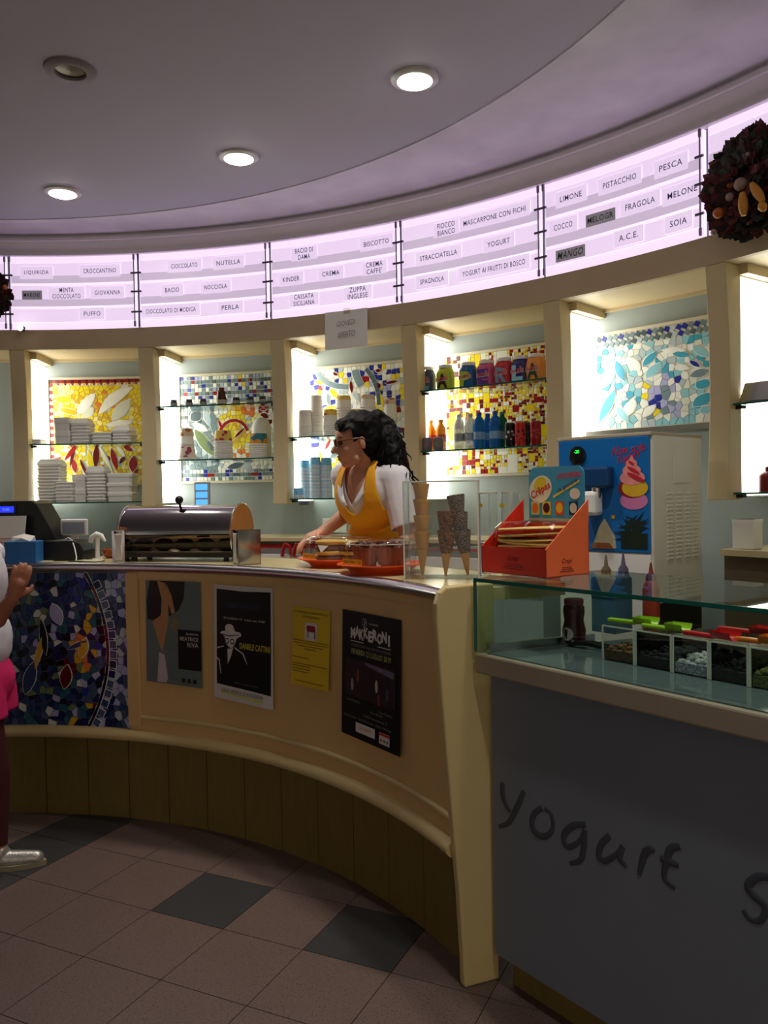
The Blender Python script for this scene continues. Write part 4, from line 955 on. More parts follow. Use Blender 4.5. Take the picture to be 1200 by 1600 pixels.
# dried bouquets
M_dleaf = mat('dried_leaf_dark', (44, 24, 22), .7, noise=.4, scale=20); M_dleaf2 = mat('dried_leaf_red', (84, 26, 28), .7, noise=.4, scale=20); M_dleaf3 = mat('dried_leaf_green', (34, 44, 32), .7, noise=.4, scale=20)
M_corn = mat('dried_corn', (190, 130, 40), .5, noise=.2, scale=120, bump=.4); M_garlic = mat('dried_bulb', (150, 120, 112), .5, noise=.15); M_orfruit = mat('dried_orange_fruit', (176, 92, 30), .5, noise=.2)
def wreath(label, th, r, z, rad, seed, n=260, yel=0):
    R_ = random.Random(seed); o = place('dried_wreath', label, 'wreath', th, r, z - rad)
    MB().sph((0, .03, rad), (rad * .84, .10, rad * .86), 16, 10).build('core', M_dleaf, o, smooth=True)
    for mm, cnt, nm in ((M_dleaf, n // 2, 'dark_leaves'), (M_dleaf2, n // 3, 'red_leaves'), (M_dleaf3, n // 4, 'green_leaves')):
        b = MB()
        for i in range(cnt):
            a = R_.uniform(0, 2 * math.pi); q = rad * math.sqrt(R_.uniform(.05, .92)); c = Vector((q * math.cos(a), -.03 - .07 * (1 - (q / rad) ** 2) + R_.uniform(-.02, .02), rad + q * math.sin(a) * 1.03))
            L = R_.uniform(.03, .06); wd = L * .38
            d = Vector((math.cos(a + R_.uniform(-.9, .9)), R_.uniform(-.7, .1), math.sin(a + R_.uniform(-.9, .9)))).normalized(); s_ = d.cross(Vector((0, 1, .3))).normalized(); k = d.cross(s_) * .006
            b.add([c, c + d * L * .35 + s_ * wd + k, c + d * L * .7 + s_ * wd * .8 - k, c + d * L, c + d * L * .7 - s_ * wd * .8 + k, c + d * L * .35 - s_ * wd - k], [(0, 1, 2), (0, 2, 3), (0, 3, 4), (0, 4, 5)])
        q_ = b.build(nm, mm, o); q_['kind'] = 'stuff'
    for i in range(26):
        a = R_.uniform(0, 2 * math.pi); q = rad * R_.uniform(.3, .98); rr = R_.uniform(.009, .018)
        MB().sph((q * math.cos(a), -.06 - .04 * (1 - q / rad), rad + q * math.sin(a)), rr, 10, 7).build('berry', R_.choice([M_dleaf2, M_dleaf2, M_orfruit, M_dleaf3, M_garlic] if not yel else [M_dleaf2, mat('yellow_fruit', (226, 176, 30), .5), M_orfruit, M_dleaf3]), o, smooth=True)
    return o
def on_wreath(o, px, py, r, w): pass
th, z, _ = oncyl(1188, 290, RF - .07)
wr = wreath('large dark dried wreath with corn cobs hanging before the lit menu', th, RF - .08, z, .172, 5, 800)
def wl(px, py):   # pixel to the wreath's own frame
    t2, z2, _ = oncyl(px, py, RF - .2); return (math.radians(t2 - th) * (RF - .2), z2 - (z - .172))
for (ax, ay, bx, by, rr) in ((1164, 302, 1166, 338, .018), (1178, 288, 1196, 316, .017), (1192, 318, 1198, 330, .016)):
    a, b = wl(ax, ay), wl(bx, by); pts = [(a[0] + (b[0] - a[0]) * i / 8, -.135, a[1] + (b[1] - a[1]) * i / 8) for i in range(9)]
    MB().tube(pts, [rr * (.35 + .65 * math.sin(math.pi * (i + .8) / 9.5)) for i in range(9)], 10).build('corn_cob', M_corn, wr, smooth=True)
for (px, py, rr) in ((1157, 288, .024), (1140, 308, .016), (1115, 363, .012), (1168, 242, .010), (1122, 333, .02)):
    a = wl(px, py); MB().sph((a[0], -.12, a[1]), rr, 12, 8).build('dried_bulb', M_garlic if rr != .02 else M_orfruit, wr, smooth=True)
for (px, py) in ((1139, 204), (1129, 213)):
    a = wl(px, py); MB().sph((a[0], -.03, a[1]), (.008, .006, .014), 8, 6).build('bud', M_dleaf, wr); MB().tube([(a[0], -.03, a[1]), (a[0] + .04, -.02, a[1] - .05)], .0015, 5).build('stalk', M_dleaf, wr)
th, z, _ = oncyl(-18, 462, RF - .05); wreath('colourful dried bouquet hanging beside the LIQUIRIZIA menu panel', th, RF - .06, z, .125, 9, 240, yel=1)
# ================================================================== BLUE DISPENSER
MR = math.radians(-47.0)
mc = thing('soft_serve_machine', 'tall white soft serve dispenser with a blue printed front', 'dispenser', (.849, 3.151, 0), MR)
M_mach = mat('machine_white', (222, 220, 208), .4, noise=.03)
M_mblue = mat('machine_blue', (18, 104, 178), .35, noise=.08, scale=8)
MB().box(-.2075, .2075, .006, .40, .05, 1.745).build('body', M_mach, mc, bevel=.008)
MB().box(-.2075, .2075, .0, .40, .0, .05).build('plinth', M_black, mc)
MB().box(-.20, .20, -.004, .006, 1.30, 1.738).build('blue_front', M_mblue, mc, bevel=.003)
MB().box(-.2, .2, -.002, .006, .60, 1.295).build('white_front', M_white, mc)
MB().box(.2072, .2095, .01, .38, .98, 1.11).build('black_gap', M_black, mc)
MB().box(-.2075, .2075, -.004, .40, 1.738, 1.752).build('top_cover', mat('machine_top', (176, 164, 140), .5, noise=.05), mc, bevel=.003)
def front(m2, off=-.0055): return m2.xf(lambda x, y, z: (x, off, y))
M_disp = mat('round_display', (20, 24, 26), .2, noise=.1)
MB().lathe([(.037, 0), (.037, .008), (.03, .011), (0, .012)], 28).xf(lambda x, y, z: (-.107 + x, -.004 - z, 1.677 + y)).build('round_display', M_disp, mc, smooth=True)
text('-20', .014, bold=.02).xf(lambda x, y, z: (-.105 + x, -.0168, 1.692 + y)).build('green_digits', mat('green_led', (40, 220, 60), .4, emit=1.2, ecol=(40, 230, 60)), mc)
M_red = mat('script_red', (190, 30, 46), .5)
front(text('Non solo', .034, .145, bold=.006, shear=.35).xf(lambda x, y, z: (.115 + x, 1.692 + y + .10 * x, 0))).build('script_lettering', M_red, mc)
front(text('Yogurt', .040, .10, bold=.006, shear=.35).xf(lambda x, y, z: (.115 + x, 1.658 + y + .25 * x, 0))).build('script_lettering', M_red, mc)
# dispensing head
MB().box(-.075, .055, -.05, .0, 1.545, 1.63).build('spout_housing', mat('spout_blue', (14, 62, 110), .35, noise=.08), mc, bevel=.012)
MB().box(-.06, .005, -.06, .0, 1.44, 1.535).build('handle_box', M_white, mc, bevel=.015)
MB().lathe([(.014, 0), (.018, .02), (.018, .05)], 14, -.01, -.03).xf(lambda x, y, z: (x, y, z + 1.50)).build('spout', M_steel, mc, smooth=True)
# printed soft serve cup
def layer(pts, mt, k, nm='ice_cream_print'): front(poly2(pts), -.0050 - .0006 * k).build(nm, mt, mc)
cx = .135
P_pink = mat('print_pink', (206, 120, 170), .5, noise=.1); P_yel2 = mat('print_yellow', (214, 172, 40), .5, noise=.15); P_dred = mat('print_darkred', (140, 24, 40), .5); P_rose = mat('print_rose', (230, 140, 136), .5, noise=.2, scale=40)
def blob(cx_, cy_, rx, ry, mt, k, rot=0.0, nm='ice_cream_print'): front(ell2(max(-.14, cx_), cy_, rx, ry, 22, rot), -.0050 - .0006 * k).build(nm, mt, mc)
blob(cx, 1.497, .058, .034, P_pink, 1); blob(cx - .004, 1.545, .060, .038, P_dred, 2); blob(cx + .006, 1.545, .054, .034, P_yel2, 3)
blob(cx - .004, 1.583, .052, .028, P_rose, 4); blob(cx - .006, 1.610, .038, .024, P_rose, 5); blob(cx - .006, 1.634, .024, .020, P_rose, 6)
layer([(cx - .026, 1.636), (cx + .014, 1.636), (cx - .004, 1.668)], P_rose, 7)
blob(cx + .012, 1.585, .040, .008, M_red, 8, -.45); blob(cx + .002, 1.612, .028, .006, M_red, 9, -.5); blob(cx - .006, 1.640, .014, .004, M_red, 10, -.6)
M_palm = mat('print_palm', (12, 34, 22), .6, noise=.2)
pm_ = MB(); R_ = random.Random(4)
for i in range(34):
    a = math.radians(-20 + 220 * i / 33); L = R_.uniform(.05, .085); ox, oy = cx + R_.uniform(-.03, .03), 1.385 + R_.uniform(-.03, .03)
    ex, ey = ox + L * math.cos(a), oy + L * .75 * math.sin(a); ex = max(-.198, min(.198, ex)); nx, ny = -math.sin(a) * .007, math.cos(a) * .007
    k = len(pm_.v); pm_.v += [(ox - nx, oy - ny, i * 1e-5), (ox + nx, oy + ny, i * 1e-5), (ex, ey, i * 1e-5)]; pm_.f.append((k, k + 1, k + 2))
pm_.add(rect2(.11, .06, cx, 1.345).v, [(0, 1, 2, 3)])
pm_.xf(lambda x, y, z: (x, -.0056 - z, y)); q_ = pm_.build('palm_print', M_palm, mc); q_['kind'] = 'stuff'
layer([(-.045, 1.315), (.06, 1.315), (.055, 1.36), (.03, 1.40), (.01, 1.43), (-.012, 1.40), (-.03, 1.36)], mat('print_cream', (190, 180, 150), .5, noise=.25, scale=30), 1, 'sundae_print')
layer([(-.05, 1.312), (.05, 1.312), (.03, 1.335), (-.04, 1.335)], mat('print_orange', (150, 90, 50), .5, noise=.3, scale=40), 2, 'sundae_print')
front(ell2(.048, 1.435, .008, .008, 12)).build('star_print', mat('print_gold', (220, 170, 40), .5), mc)
# side vents
sl = None
for cxx in (.13, .20, .27, .335):
    for i in range(17):
        if sl is None: sl = MB().box(.2075, .2115, -.022, .022, 0, .007).build('vent_slat', M_mach, mc, bevel=.0015); o = sl
        else: o = sl.copy(); COL.objects.link(o)
        o.location = (0, cxx, 1.27 + i * .0155)
MB().box(.2075, .2105, .16, .30, 1.56, 1.70).build('side_hatch', M_mach, mc, bevel=.002)

# ================================================================== THINGS ON THE BAR
def bar(px, r, py=870):                         # where a thing stands on the worktop: centre pixel column and radius
    th, z, D = oncyl(px, py, r, C2); return th, D
def on_bar(name, label, cat, px, r, group=None, turn=0.0, z=ZC):
    th, D = bar(px, r)
    return thing(name, label, cat, cyl(C2, th, r, z), -math.radians(th) + turn, group), D / F
# pastry warmer
o, k = on_bar('pastry_warmer', 'long chrome roll-top pastry warmer with a black ball knob', 'food warmer', 292, RC + .24, turn=math.radians(8))
L = .285; RR = .132
M_chrome = mat('chrome', (196, 194, 192), .10, 1.0, noise=.03)
M_smoke = glass('smoked_glass', (120, 96, 76))
ang = [math.radians(-28 + 236 * i / 24) for i in range(25)]
def hood(r, x0, x1, a0, a1, n=20):
    m = MB(); v = []; f = []
    for i in range(n + 1):
        a = math.radians(a0 + (a1 - a0) * i / n); v += [(x0, -r * math.cos(a), .135 + r * math.sin(a)), (x1, -r * math.cos(a), .135 + r * math.sin(a))]
    for i in range(n): f.append((2 * i, 2 * i + 1, 2 * i + 3, 2 * i + 2))
    return m.add(v, f)
hood(RR, -L, L, 5, 190).build('roll_lid', M_chrome, o, smooth=True)
hood(RR - .004, -L, L, -42, 12).build('front_window', M_smoke, o, smooth=True)
hood(RR + .002, -L, L, -2, 5, 4).build('lid_trim', M_steel, o, smooth=True)
hood(RR + .002, -L, L, -46, -40, 4).build('lower_trim', M_steel, o, smooth=True)
M_wood = mat('end_wood', (176, 112, 46), .4, noise=.15, scale=12)
for sx in (-1, 1):
    m2 = MB(); pts = [((RR + .004) * math.cos(a), (RR + .004) * math.sin(a)) for a in [math.radians(-60 + 300 * i / 30) for i in range(31)]]
    m2.prism(pts, 0, .012).xf(lambda x, y, z: (sx * (L + .0) + sx * z, x, .135 + y)); m2.build('end_disc', M_wood if sx > 0 else M_steel, o, bevel=.002)
    MB().tube([(sx * (L + .006), (RR + .004) * math.cos(a), .135 + (RR + .004) * math.sin(a)) for a in [math.radians(-60 + 300 * i / 30) for i in range(31)]], .005, 6).build('end_rim', M_steel, o, smooth=True)
MB().box(-L, L, -.085, .09, .018, .045).build('base_tray', mat('dark_tray', (40, 30, 24), .3, noise=.1), o)
for i in range(5):
    MB().sph((-.22 + .11 * i, -.02, .075), (.05, .045, .032), 12, 8).build('pastry', mat('croissant', (120, 76, 36), .6, noise=.3, scale=40), o, smooth=True)
for sx in (-.24, .24):
    for sy in (-.07, .07): MB().lathe([(.014, 0), (.012, .018)], 12, sx, sy).build('foot', M_black, o)
MB().tube([(0, -.05, .25), (0, -.062, .278)], .006, 8).build('knob_stem', M_black, o)
MB().sph((0, -.066, .292), .020, 14, 10).build('knob', M_black, o, smooth=True)
# napkin holders
M_napk = mat('napkin_white', (224, 218, 210), .8, noise=.04, scale=80)
def napkin_holder(px, r, lab, turn, w=.085, h=.15, d=.09):
    o, k = on_bar('napkin_holder', lab, 'napkin holder', px, r, 'napkin holders on the bar', turn)
    m = MB(); m.box(-w / 2, w / 2, d / 2 - .003, d / 2, 0, h); m.box(-w / 2, -w / 2 + .003, -d / 2, d / 2, 0, h); m.box(w / 2 - .003, w / 2, -d / 2, d / 2, 0, h); m.box(-w / 2, w / 2, -d / 2, d / 2, h - .003, h); m.box(-w / 2, w / 2, -d / 2, d / 2, 0, .004)
    m.build('steel_case', M_chrome, o)
    MB().box(-w / 2 + .008, w / 2 - .008, -d / 2 - .004, d / 2 - .01, .006, h - .016).build('napkins', M_napk, o, bevel=.003)
    for s_ in (-1, 1): MB().add([(s_ * w / 2, -d / 2 - .005, 0), (s_ * (w / 2 - .014), -d / 2 - .006, 0), (s_ * (w / 2 - .020), -d / 2 - .006, h * .5), (s_ * (w / 2 - .010), -d / 2 - .006, h), (s_ * w / 2, -d / 2 - .005, h)], [(0, 1, 2, 3, 4)] if s_ < 0 else [(4, 3, 2, 1, 0)]).build('face_plate', M_chrome, o)
napkin_holder(192, RC + .12, 'narrow napkin holder at the cash register end of the warmer', math.radians(10), w=.062, h=.15)
napkin_holder(386, RC + .12, 'steel napkin holder at the wooden end of the warmer', math.radians(-32), w=.095, h=.155, d=.10)
# cash register corner
o, k = on_bar('cash_register', 'black cash register with a glowing blue customer display', 'cash register', 40, RC + .30, turn=math.radians(4))
prof = [(-.30, 0), (.19, 0), (.205, .03), (.185, .10), (.085, .285), (.06, .30), (-.30, .30)]
MB().add([(x, -.07, z) for x, z in prof] + [(x, .16, z) for x, z in prof], [tuple(range(7)), tuple(range(13, 6, -1))] + [((i + 1) % 7, i, i + 7, (i + 1) % 7 + 7) for i in range(7)]).build('housing', M_black, o, bevel=.006)
MB().box(-.26, -.01, -.078, -.07, .232, .283).build('display_bezel', M_black, o, bevel=.002)
MB().box(-.25, -.022, -.080, -.077, .243, .273).build('display_glass', mat('lcd_blue', (20, 40, 220), .3, emit=1.6, ecol=(24, 40, 255)), o)
text('0.00', .014, bold=.01).xf(lambda x, y, z: (-.06 + x, -.0806, .258 + y)).build('display_digits', mat('lcd_digits', (60, 80, 255), .3, emit=1.2, ecol=(90, 110, 255)), o)
pc = thing('price_card', 'white printed card with red lines standing before the register', 'card', tuple(Vector(cyl(C2, bar(12, RC + .16)[0], RC + .16, ZC))), math.radians(-4))
MB().add([(-.10, 0, 0), (.075, 0, 0), (.085, .03, .225), (-.10, .03, .225), (-.10, .004, 0), (.075, .004, 0), (.085, .034, .225), (-.10, .034, .225)], [(0, 1, 2, 3), (7, 6, 5, 4), (1, 0, 4, 5), (2, 1, 5, 6), (3, 2, 6, 7), (0, 3, 7, 4)]).build('card_sheet', M_paper, pc)
for i in range(6): MB().box(-.08, .04, -.002, .0, .02 + i * .018, .026 + i * .018).xf(lambda x, y, z: (x, y + z * .133, z)).build('printed_line', mat('pink_line', (206, 140, 140), .6), pc)
o, k = on_bar('tissue_box', 'blue tissue box with a tissue poking out', 'tissue box', 38, RC + .07, turn=math.radians(6))
MB().box(-.075, .075, -.05, .05, 0, .105).build('carton', mat('tissue_blue', (40, 110, 176), .5, noise=.3, scale=14), o, bevel=.003)
MB().add([(-.05, -.02, .104), (.04, -.025, .104), (.05, .02, .104), (-.04, .025, .104), (-.055, -.01, .125), (0, .0, .14), (.05, .01, .128), (.0, -.03, .12)], [(0, 1, 7), (0, 7, 4), (4, 7, 5), (7, 6, 5), (1, 6, 7), (1, 2, 6), (2, 3, 5), (2, 5, 6), (3, 4, 5), (3, 0, 4)]).build('tissue', M_napk, o)
o, k = on_bar('receipt_printer', 'black receipt printer beside the cash register', 'printer', 104, RC + .22, turn=math.radians(5))
MB().add([(x, -.08, z) for x, z in [(-.11, 0), (.115, 0), (.118, .05), (.10, .085), (.06, .10), (-.11, .10)]] + [(x, .08, z) for x, z in [(-.11, 0), (.115, 0), (.118, .05), (.10, .085), (.06, .10), (-.11, .10)]], [tuple(range(6)), tuple(range(11, 5, -1))] + [((i + 1) % 6, i, i + 6, (i + 1) % 6 + 6) for i in range(6)]).build('housing', M_black, o, bevel=.006)
MB().tube([(.0, -.03, .10), (.03, -.04, .112), (.06, -.07, .10), (.085, -.10, .06), (.10, -.12, .02), (.105, -.14, .004)], .003, 6).build('cable', M_white, o, smooth=True)
o, k = on_bar('card_terminal', 'white flat device standing behind the receipt printer', 'device', 117, RC + .36)
MB().box(-.073, .073, -.006, .012, .115, .20).build('screen_case', M_white, o, bevel=.006)
MB().box(-.06, .06, -.0075, -.006, .125, .185).build('screen', mat('grey_screen', (150, 156, 170), .3, noise=.15, scale=30), o)
MB().box(-.02, .02, -.003, .01, 0, .12).build('stand', M_white, o)
o, k = on_bar('white_hook', 'white plastic stand with an arched hook top', 'stand', 152, RC + .24)
MB().tube([(0, 0, 0), (.003, 0, .11)], .012, 10).build('post', M_white, o, smooth=True)
MB().tube([(-.035, 0, .085), (-.025, 0, .11), (0, 0, .125), (.025, 0, .118), (.045, 0, .09)], [.012, .014, .015, .012, .006], 10).build('arch', M_white, o, smooth=True)
MB().lathe([(.028, 0), (.026, .005)], 16).build('foot', M_white, o)
o, k = on_bar('amber_dish', 'amber brown glass dish behind the narrow napkin holder', 'dish', 178, RC + .33)
MB().lathe([(.03, 0), (.05, .01), (.062, .045), (.058, .046), (.046, .014), (0, .010)], 20, cap=False).build('bowl', mat('amber', (150, 72, 26), .2, noise=.1), o, smooth=True)
M_leaf = mat('leaflet', (190, 186, 150), .6, noise=.15, scale=20)
for px, r, w_, d_, a, lab in ((55, RC + .10, .16, .08, .2, 'pale leaflets lying before the tissue box'), (135, RC + .09, .17, .07, -.3, 'dark green leaflet lying before the receipt printer')):
    o, k = on_bar('leaflet', lab, 'leaflet', px, r, 'leaflets on the bar', a)
    MB().box(-w_ / 2, w_ / 2, -d_ / 2, d_ / 2, 0, .004).build('sheet', M_leaf if px < 100 else mat('leaflet_green', (60, 76, 66), .5, noise=.2), o)
    if px > 100: MB().box(-.05, .085, -.03, .035, .004, .007).build('folded_sheet', M_leaf, o)
# cake stands
M_oplast = mat('orange_tray', (236, 84, 30), .25, noise=.05)
M_ylab = mat('yellow_price_label', (226, 196, 40), .5)
def cake_stand(px, r, dome_r, lab, s, lab_w, lx):
    o, k = on_bar('cake_stand', lab, 'cake stand', px, r, 'domed cake stands')
    MB().lathe([(dome_r * .86, 0), (dome_r * .90, .012), (dome_r * 1.16, .030), (dome_r * 1.24, .032), (dome_r * 1.24, .036), (dome_r * 1.12, .036), (dome_r * .95, .022), (0, .022)], 48, cap=False).build('tray', M_oplast, o, smooth=True)
    MB().lathe([(0, .0225), (dome_r * .93, .0225), (dome_r * .93, .024), (0, .0242)], 40, cap=False).build('doily', mat('doily', (220, 170, 150), .7), o)
    MB().lathe([(dome_r, .03), (dome_r, .10), (dome_r * .97, .118), (dome_r * .90, .128), (dome_r * .5, .131), (0, .132)], 48, cap=False).build('dome', M_acryl, o, smooth=True)
    MB().tube([(dome_r * .985 * math.cos(a), dome_r * .985 * math.sin(a), .114) for a in [2 * math.pi * i / 48 for i in range(48)]], .0011, 5, closed=True).build('dome_highlight', M_aedge, o)  # pale ring put in as the highlight along the dome's top edge
    MB().lathe([(dome_r * 1.015, .030), (dome_r * 1.015, .034)], 48, cap=False).build('dome_rim', M_acryl, o)
    a = math.radians(lx); c_, s_ = math.sin(a), -math.cos(a)
    def onfront(x, y, off): return ((dome_r + .005 + off) * c_ + x * -s_, (dome_r + .005 + off) * s_ + x * c_, .048 + y)
    MB().add([onfront(x, y, 0) for x, y in ((-lab_w / 2, -.012), (lab_w / 2, -.012), (lab_w / 2, .012), (-lab_w / 2, .012))], [(0, 1, 2, 3)]).build('price_label', M_ylab, o)
    text(s, .010, lab_w * .88).xf(lambda x, y, z: onfront(x, y, .001)).build('price_lettering', M_brown, o)
    return o, r
cs1, _ = cake_stand(531, RC + .26, .145, 'orange domed cake stand with stacked yellow cakes', 'CHARLOTTE  € 3.50', .11, -14)
cs2, _ = cake_stand(595, RC + .16, .138, 'orange domed cake stand with brown chocolate baskets', 'PASTA OTTIMA  € 1.50', .115, 2)
def sits(parent, name, lab, cat, loc, group):
    p = WM[parent.name] @ Vector(loc); return thing(name, lab, cat, tuple(p), random.uniform(0, 6), group)
M_sponge = mat('yellow_sponge', (206, 160, 50), .7, noise=.2, scale=60, bump=.4); M_crust = mat('brown_crust', (120, 70, 30), .7, noise=.25, scale=50, bump=.4)
for (x, y, n_) in ((-.04, -.02, 4), (.05, .03, 4), (-.01, .07, 3)):
    for i in range(n_):
        q = sits(cs1, 'cake_slice', 'flat yellow cake slice piled under the plain dome', 'cake', (x + random.uniform(-.006, .006), y, .025 + i * .022), 'cake slices under the dome')
        MB().lathe([(.058, 0), (.063, .004), (.063, .012), (.058, .017), (0, .018)], 20).build('sponge', M_sponge if i % 2 else M_crust, q, smooth=True)
        MB().lathe([(.047, .0165), (.040, .0195), (0, .0198)], 18, cap=False).build('glaze', M_sponge, q, smooth=True)
q = sits(cs1, 'paper_doily', 'folded white paper among the yellow cake slices', 'paper', (-.01, -.088, .06), None); q.rotation_euler = (0, 0, -math.radians(46))
MB().add([(-.035, 0, .03), (.035, 0, .03), (0, -.012, 0)], [(0, 2, 1), (0, 1, 2)]).build('sheet', M_paper, q)
M_choc = mat('chocolate_basket', (150, 80, 46), .55, noise=.2, scale=50, bump=.3); M_chocd = mat('chocolate_cream', (84, 40, 22), .5, noise=.3, scale=40, bump=.6)
for (x, y) in ((-.075, -.02), (-.005, -.06), (.07, -.02), (.03, .06), (-.045, .06)):
    q = sits(cs2, 'chocolate_basket', 'brown fluted chocolate basket under the front dome', 'pastry', (x, y, .025), 'chocolate baskets under the dome')
    m = MB(); v = []; f = []; n = 28; pr = [(.028, 0), (.039, .034), (.050, .074), (.046, .074), (.034, .052), (0, .048)]
    for r, z in pr:
        for j in range(n): a = 2 * math.pi * j / n; rr = r * (1 + (.06 if j % 2 else -.06) * min(1, z * 40 + .3)); v.append((rr * math.cos(a), rr * math.sin(a), z + (.006 if (j // 4) % 2 and z > .05 else 0)))
    for i in range(len(pr) - 1):
        for j in range(n): f.append((i * n + j, i * n + (j + 1) % n, (i + 1) * n + (j + 1) % n, (i + 1) * n + j))
    m.add(v, f).build('shell', M_choc, q, smooth=True)
    m = MB()
    for i in range(7): a = i * .9; m.sph((.022 * math.cos(a), .022 * math.sin(a), .066 + .008 * (i % 3)), .018, 9, 6)
    m.sph((0, 0, .066), .022, 10, 7).build('filling', M_chocd, q, smooth=True)
# acrylic cone holder
o, k = on_bar('cone_holder', 'clear acrylic holder with ice cream cones standing in it', 'cone holder', 692, RC + .20, turn=math.radians(50))
CH = .345; CW = .13; CD = .075
m = MB()
M_aedge = mat('acrylic_edge', (226, 226, 216), .2, noise=.02)
for (x0, x1, y0, y1, z0, z1) in ((-CW, CW, -CD, -CD + .003, 0, CH), (-CW, CW, CD - .003, CD, 0, CH), (-CW, -CW + .003, -CD + .003, CD - .003, 0, CH), (CW - .003, CW, -CD + .003, CD - .003, 0, CH)):
    MB().box(x0, x1, y0, y1, z0, z1).build('acrylic_wall', M_acryl, o)
for x in (-CW, CW):
    for y in (-CD, CD): MB().box(x - .0025, x + .0025, y - .0025, y + .0025, 0, CH).build('corner_edge', M_aedge, o)
for (x0, x1, y0, y1) in ((-CW, CW, -CD - .002, -CD + .002), (-CW, CW, CD - .002, CD + .002), (-CW - .002, -CW + .002, -CD, CD), (CW - .002, CW + .002, -CD, CD)):
    MB().box(x0, x1, y0, y1, CH - .002, CH + .002).build('top_edge', M_aedge, o)
MB().box(-CW, CW, -CD, CD, .0, .004).build('base', M_acryl, o)
MB().box(-CW + .003, CW - .003, -CD + .003, CD - .003, .105, .108).build('hole_plate', M_acryl, o)
M_waf = mat('wafer', (226, 170, 100), .7, noise=.2, scale=50, bump=.5, stretch=(1, 1, .5)); M_nut = speckle('nut_coating', (160, 104, 60), (60, 32, 18), .6, 160, .5); M_darkn = speckle('dark_sprinkle_coating', (140, 128, 118), (34, 26, 24), .6, 200, .5)
ho = o
def cone(loc, tilt, label, mt, coated, group):
    p = WM[ho.name] @ Vector(loc); q = thing('ice_cream_cone', label, 'cone', tuple(p), 0, group); q.rotation_euler = tilt
    MB().lathe([(.004, 0), (.029, .150), (.030, .152), (.030, .160), (.027, .160), (.024, .14), (0, .03)], 20, cap=False).build('wafer', M_waf, q, smooth=True)
    if coated: MB().lathe([(.0185, .08), (.0205, .085), (.0315, .148), (.033, .153), (.033, .163), (.028, .164), (.026, .150)], 20, cap=False).build('coating', mt, q, smooth=True)
G = 'cones in the acrylic holder'
for i in range(4): cone((-.075, .01, .008 + i * .057), (0, 0, 0), 'plain wafer cone nested in the stack nearest the worker', None, False, G)
for i in range(2): cone((.01, -.01, .008 + i * .068), (0, .03, 0), 'nut coated cone in the short middle stack', M_nut, True, G)
for i in range(3): cone((.088 - i * .010, .012, .008 + i * .063), (0, -.13, 0), 'dark sprinkled cone in the leaning stack', M_darkn, True, G)
# tall clear tubes behind the crepe box
for px, r, lab in ((764, RC + .36, 'clear tube standing close to the cone holder'), (799, RC + .39, 'clear tube with a yellow tag behind the crepe box')):
    o, k = on_bar('clear_tube', lab, 'tube dispenser', px, r, 'clear tubes behind the crepe box')
    MB().lathe([(.032, 0), (.032, .30)], 20, cap=False).build('tube_wall', M_acryl, o, smooth=True)
    MB().lathe([(.033, .298), (.034, .302), (.031, .302)], 20, cap=False).build('tube_rim', M_aedge, o)
    for a in (2.4, 4.3): MB().tube([(.031 * math.cos(a), .031 * math.sin(a), 0), (.031 * math.cos(a), .031 * math.sin(a), .30)], .003, 6).build('tube_seam', mat('acrylic_blue_edge', (190, 206, 226), .15), o)
    if px > 760: MB().box(-.02, .01, -.0335, -.0325, .25, .262).build('tag', M_ylab, o)
    m = MB().lathe([(.026, .01), (.03, .12), (.031, .122)], 16); m.build('cups', M_tub, o, smooth=True)
# ================================================================== CREPE BOX
KX = Vector((.484, 2.44, ZG1)); BR = -math.radians(55.7)
cb = thing('crepe_box', 'red orange cardboard crepe box with sail-shaped sides', 'cardboard box', tuple(KX), BR)
M_bred = mat('box_red', (206, 40, 20), .5, noise=.06); M_bor = mat('box_orange', (248, 112, 60), .5, noise=.05)
w_, d_ = .29, .19
MB().box(-w_, 0, 0, .003, 0, .085).build('front_wall', M_bred, cb)
MB().box(-w_, 0, 0, d_, 0, .003).build('floor_panel', M_bred, cb)
for x, nm in ((-.003, 'right_sail'), (-w_, 'left_sail')):
    pts = [(0, 0), (d_, 0), (d_, .235), (0, .085)]
    MB().prism(pts, 0, .003).xf(lambda a, b, c: (x + c, a, b)).build(nm, M_bor if x > -.1 else M_bred, cb)
MB().box(-w_, 0, d_ - .003, d_, 0, .16).build('back_wall', M_bred, cb)
M_bprint = mat('box_print', (120, 24, 30), .6)
text('Crepi', .024, .05, bold=.01, shear=.3).xf(lambda x, y, z: (-.14 + x, -.0012, .05 + y)).build('box_lettering', M_bprint, cb)
text('Crepi', .020, .045, bold=.01, shear=.3).xf(lambda x, y, z: (.0012, .09 + x, .045 + y)).build('box_lettering', M_bprint, cb)
for i in range(3):
    MB().box(-.19 + .006 * i, -.09 - .006 * i, -.0012, 0, .018 + .007 * i, .020 + .007 * i).build('print_line', M_bprint, cb)
    MB().box(0, .0012, .06 + .005 * i, .12 - .005 * i, .014 + .006 * i, .016 + .006 * i).build('print_line', M_bprint, cb)
sg = thing('crepe_sign', 'blue rounded crepe sign card behind the red orange box', 'sign', tuple(Matrix.Translation(KX) @ Matrix.Rotation(BR, 4, 'Z') @ Vector((-.145, d_ + .006, 0))), BR)
M_sblue = mat('sign_blue', (64, 150, 190), .5, noise=.06, scale=6); M_ssand = mat('sign_sand', (176, 168, 140), .5, noise=.08)
def rrect(w, h, r, n=5):
    out = []
    for (cx_, cy_, a0) in ((w / 2 - r, h - r, 0), (-w / 2 + r, h - r, 90), (-w / 2 + .001, .001, 180), (w / 2 - .001, .001, 270)):
        rr = r if a0 < 180 else .001
        for i in range(n + 1): a = math.radians(a0 + 90 * i / n); out.append((cx_ + rr * math.cos(a), cy_ + rr * math.sin(a)))
    return out
SW, SH = .245, .342
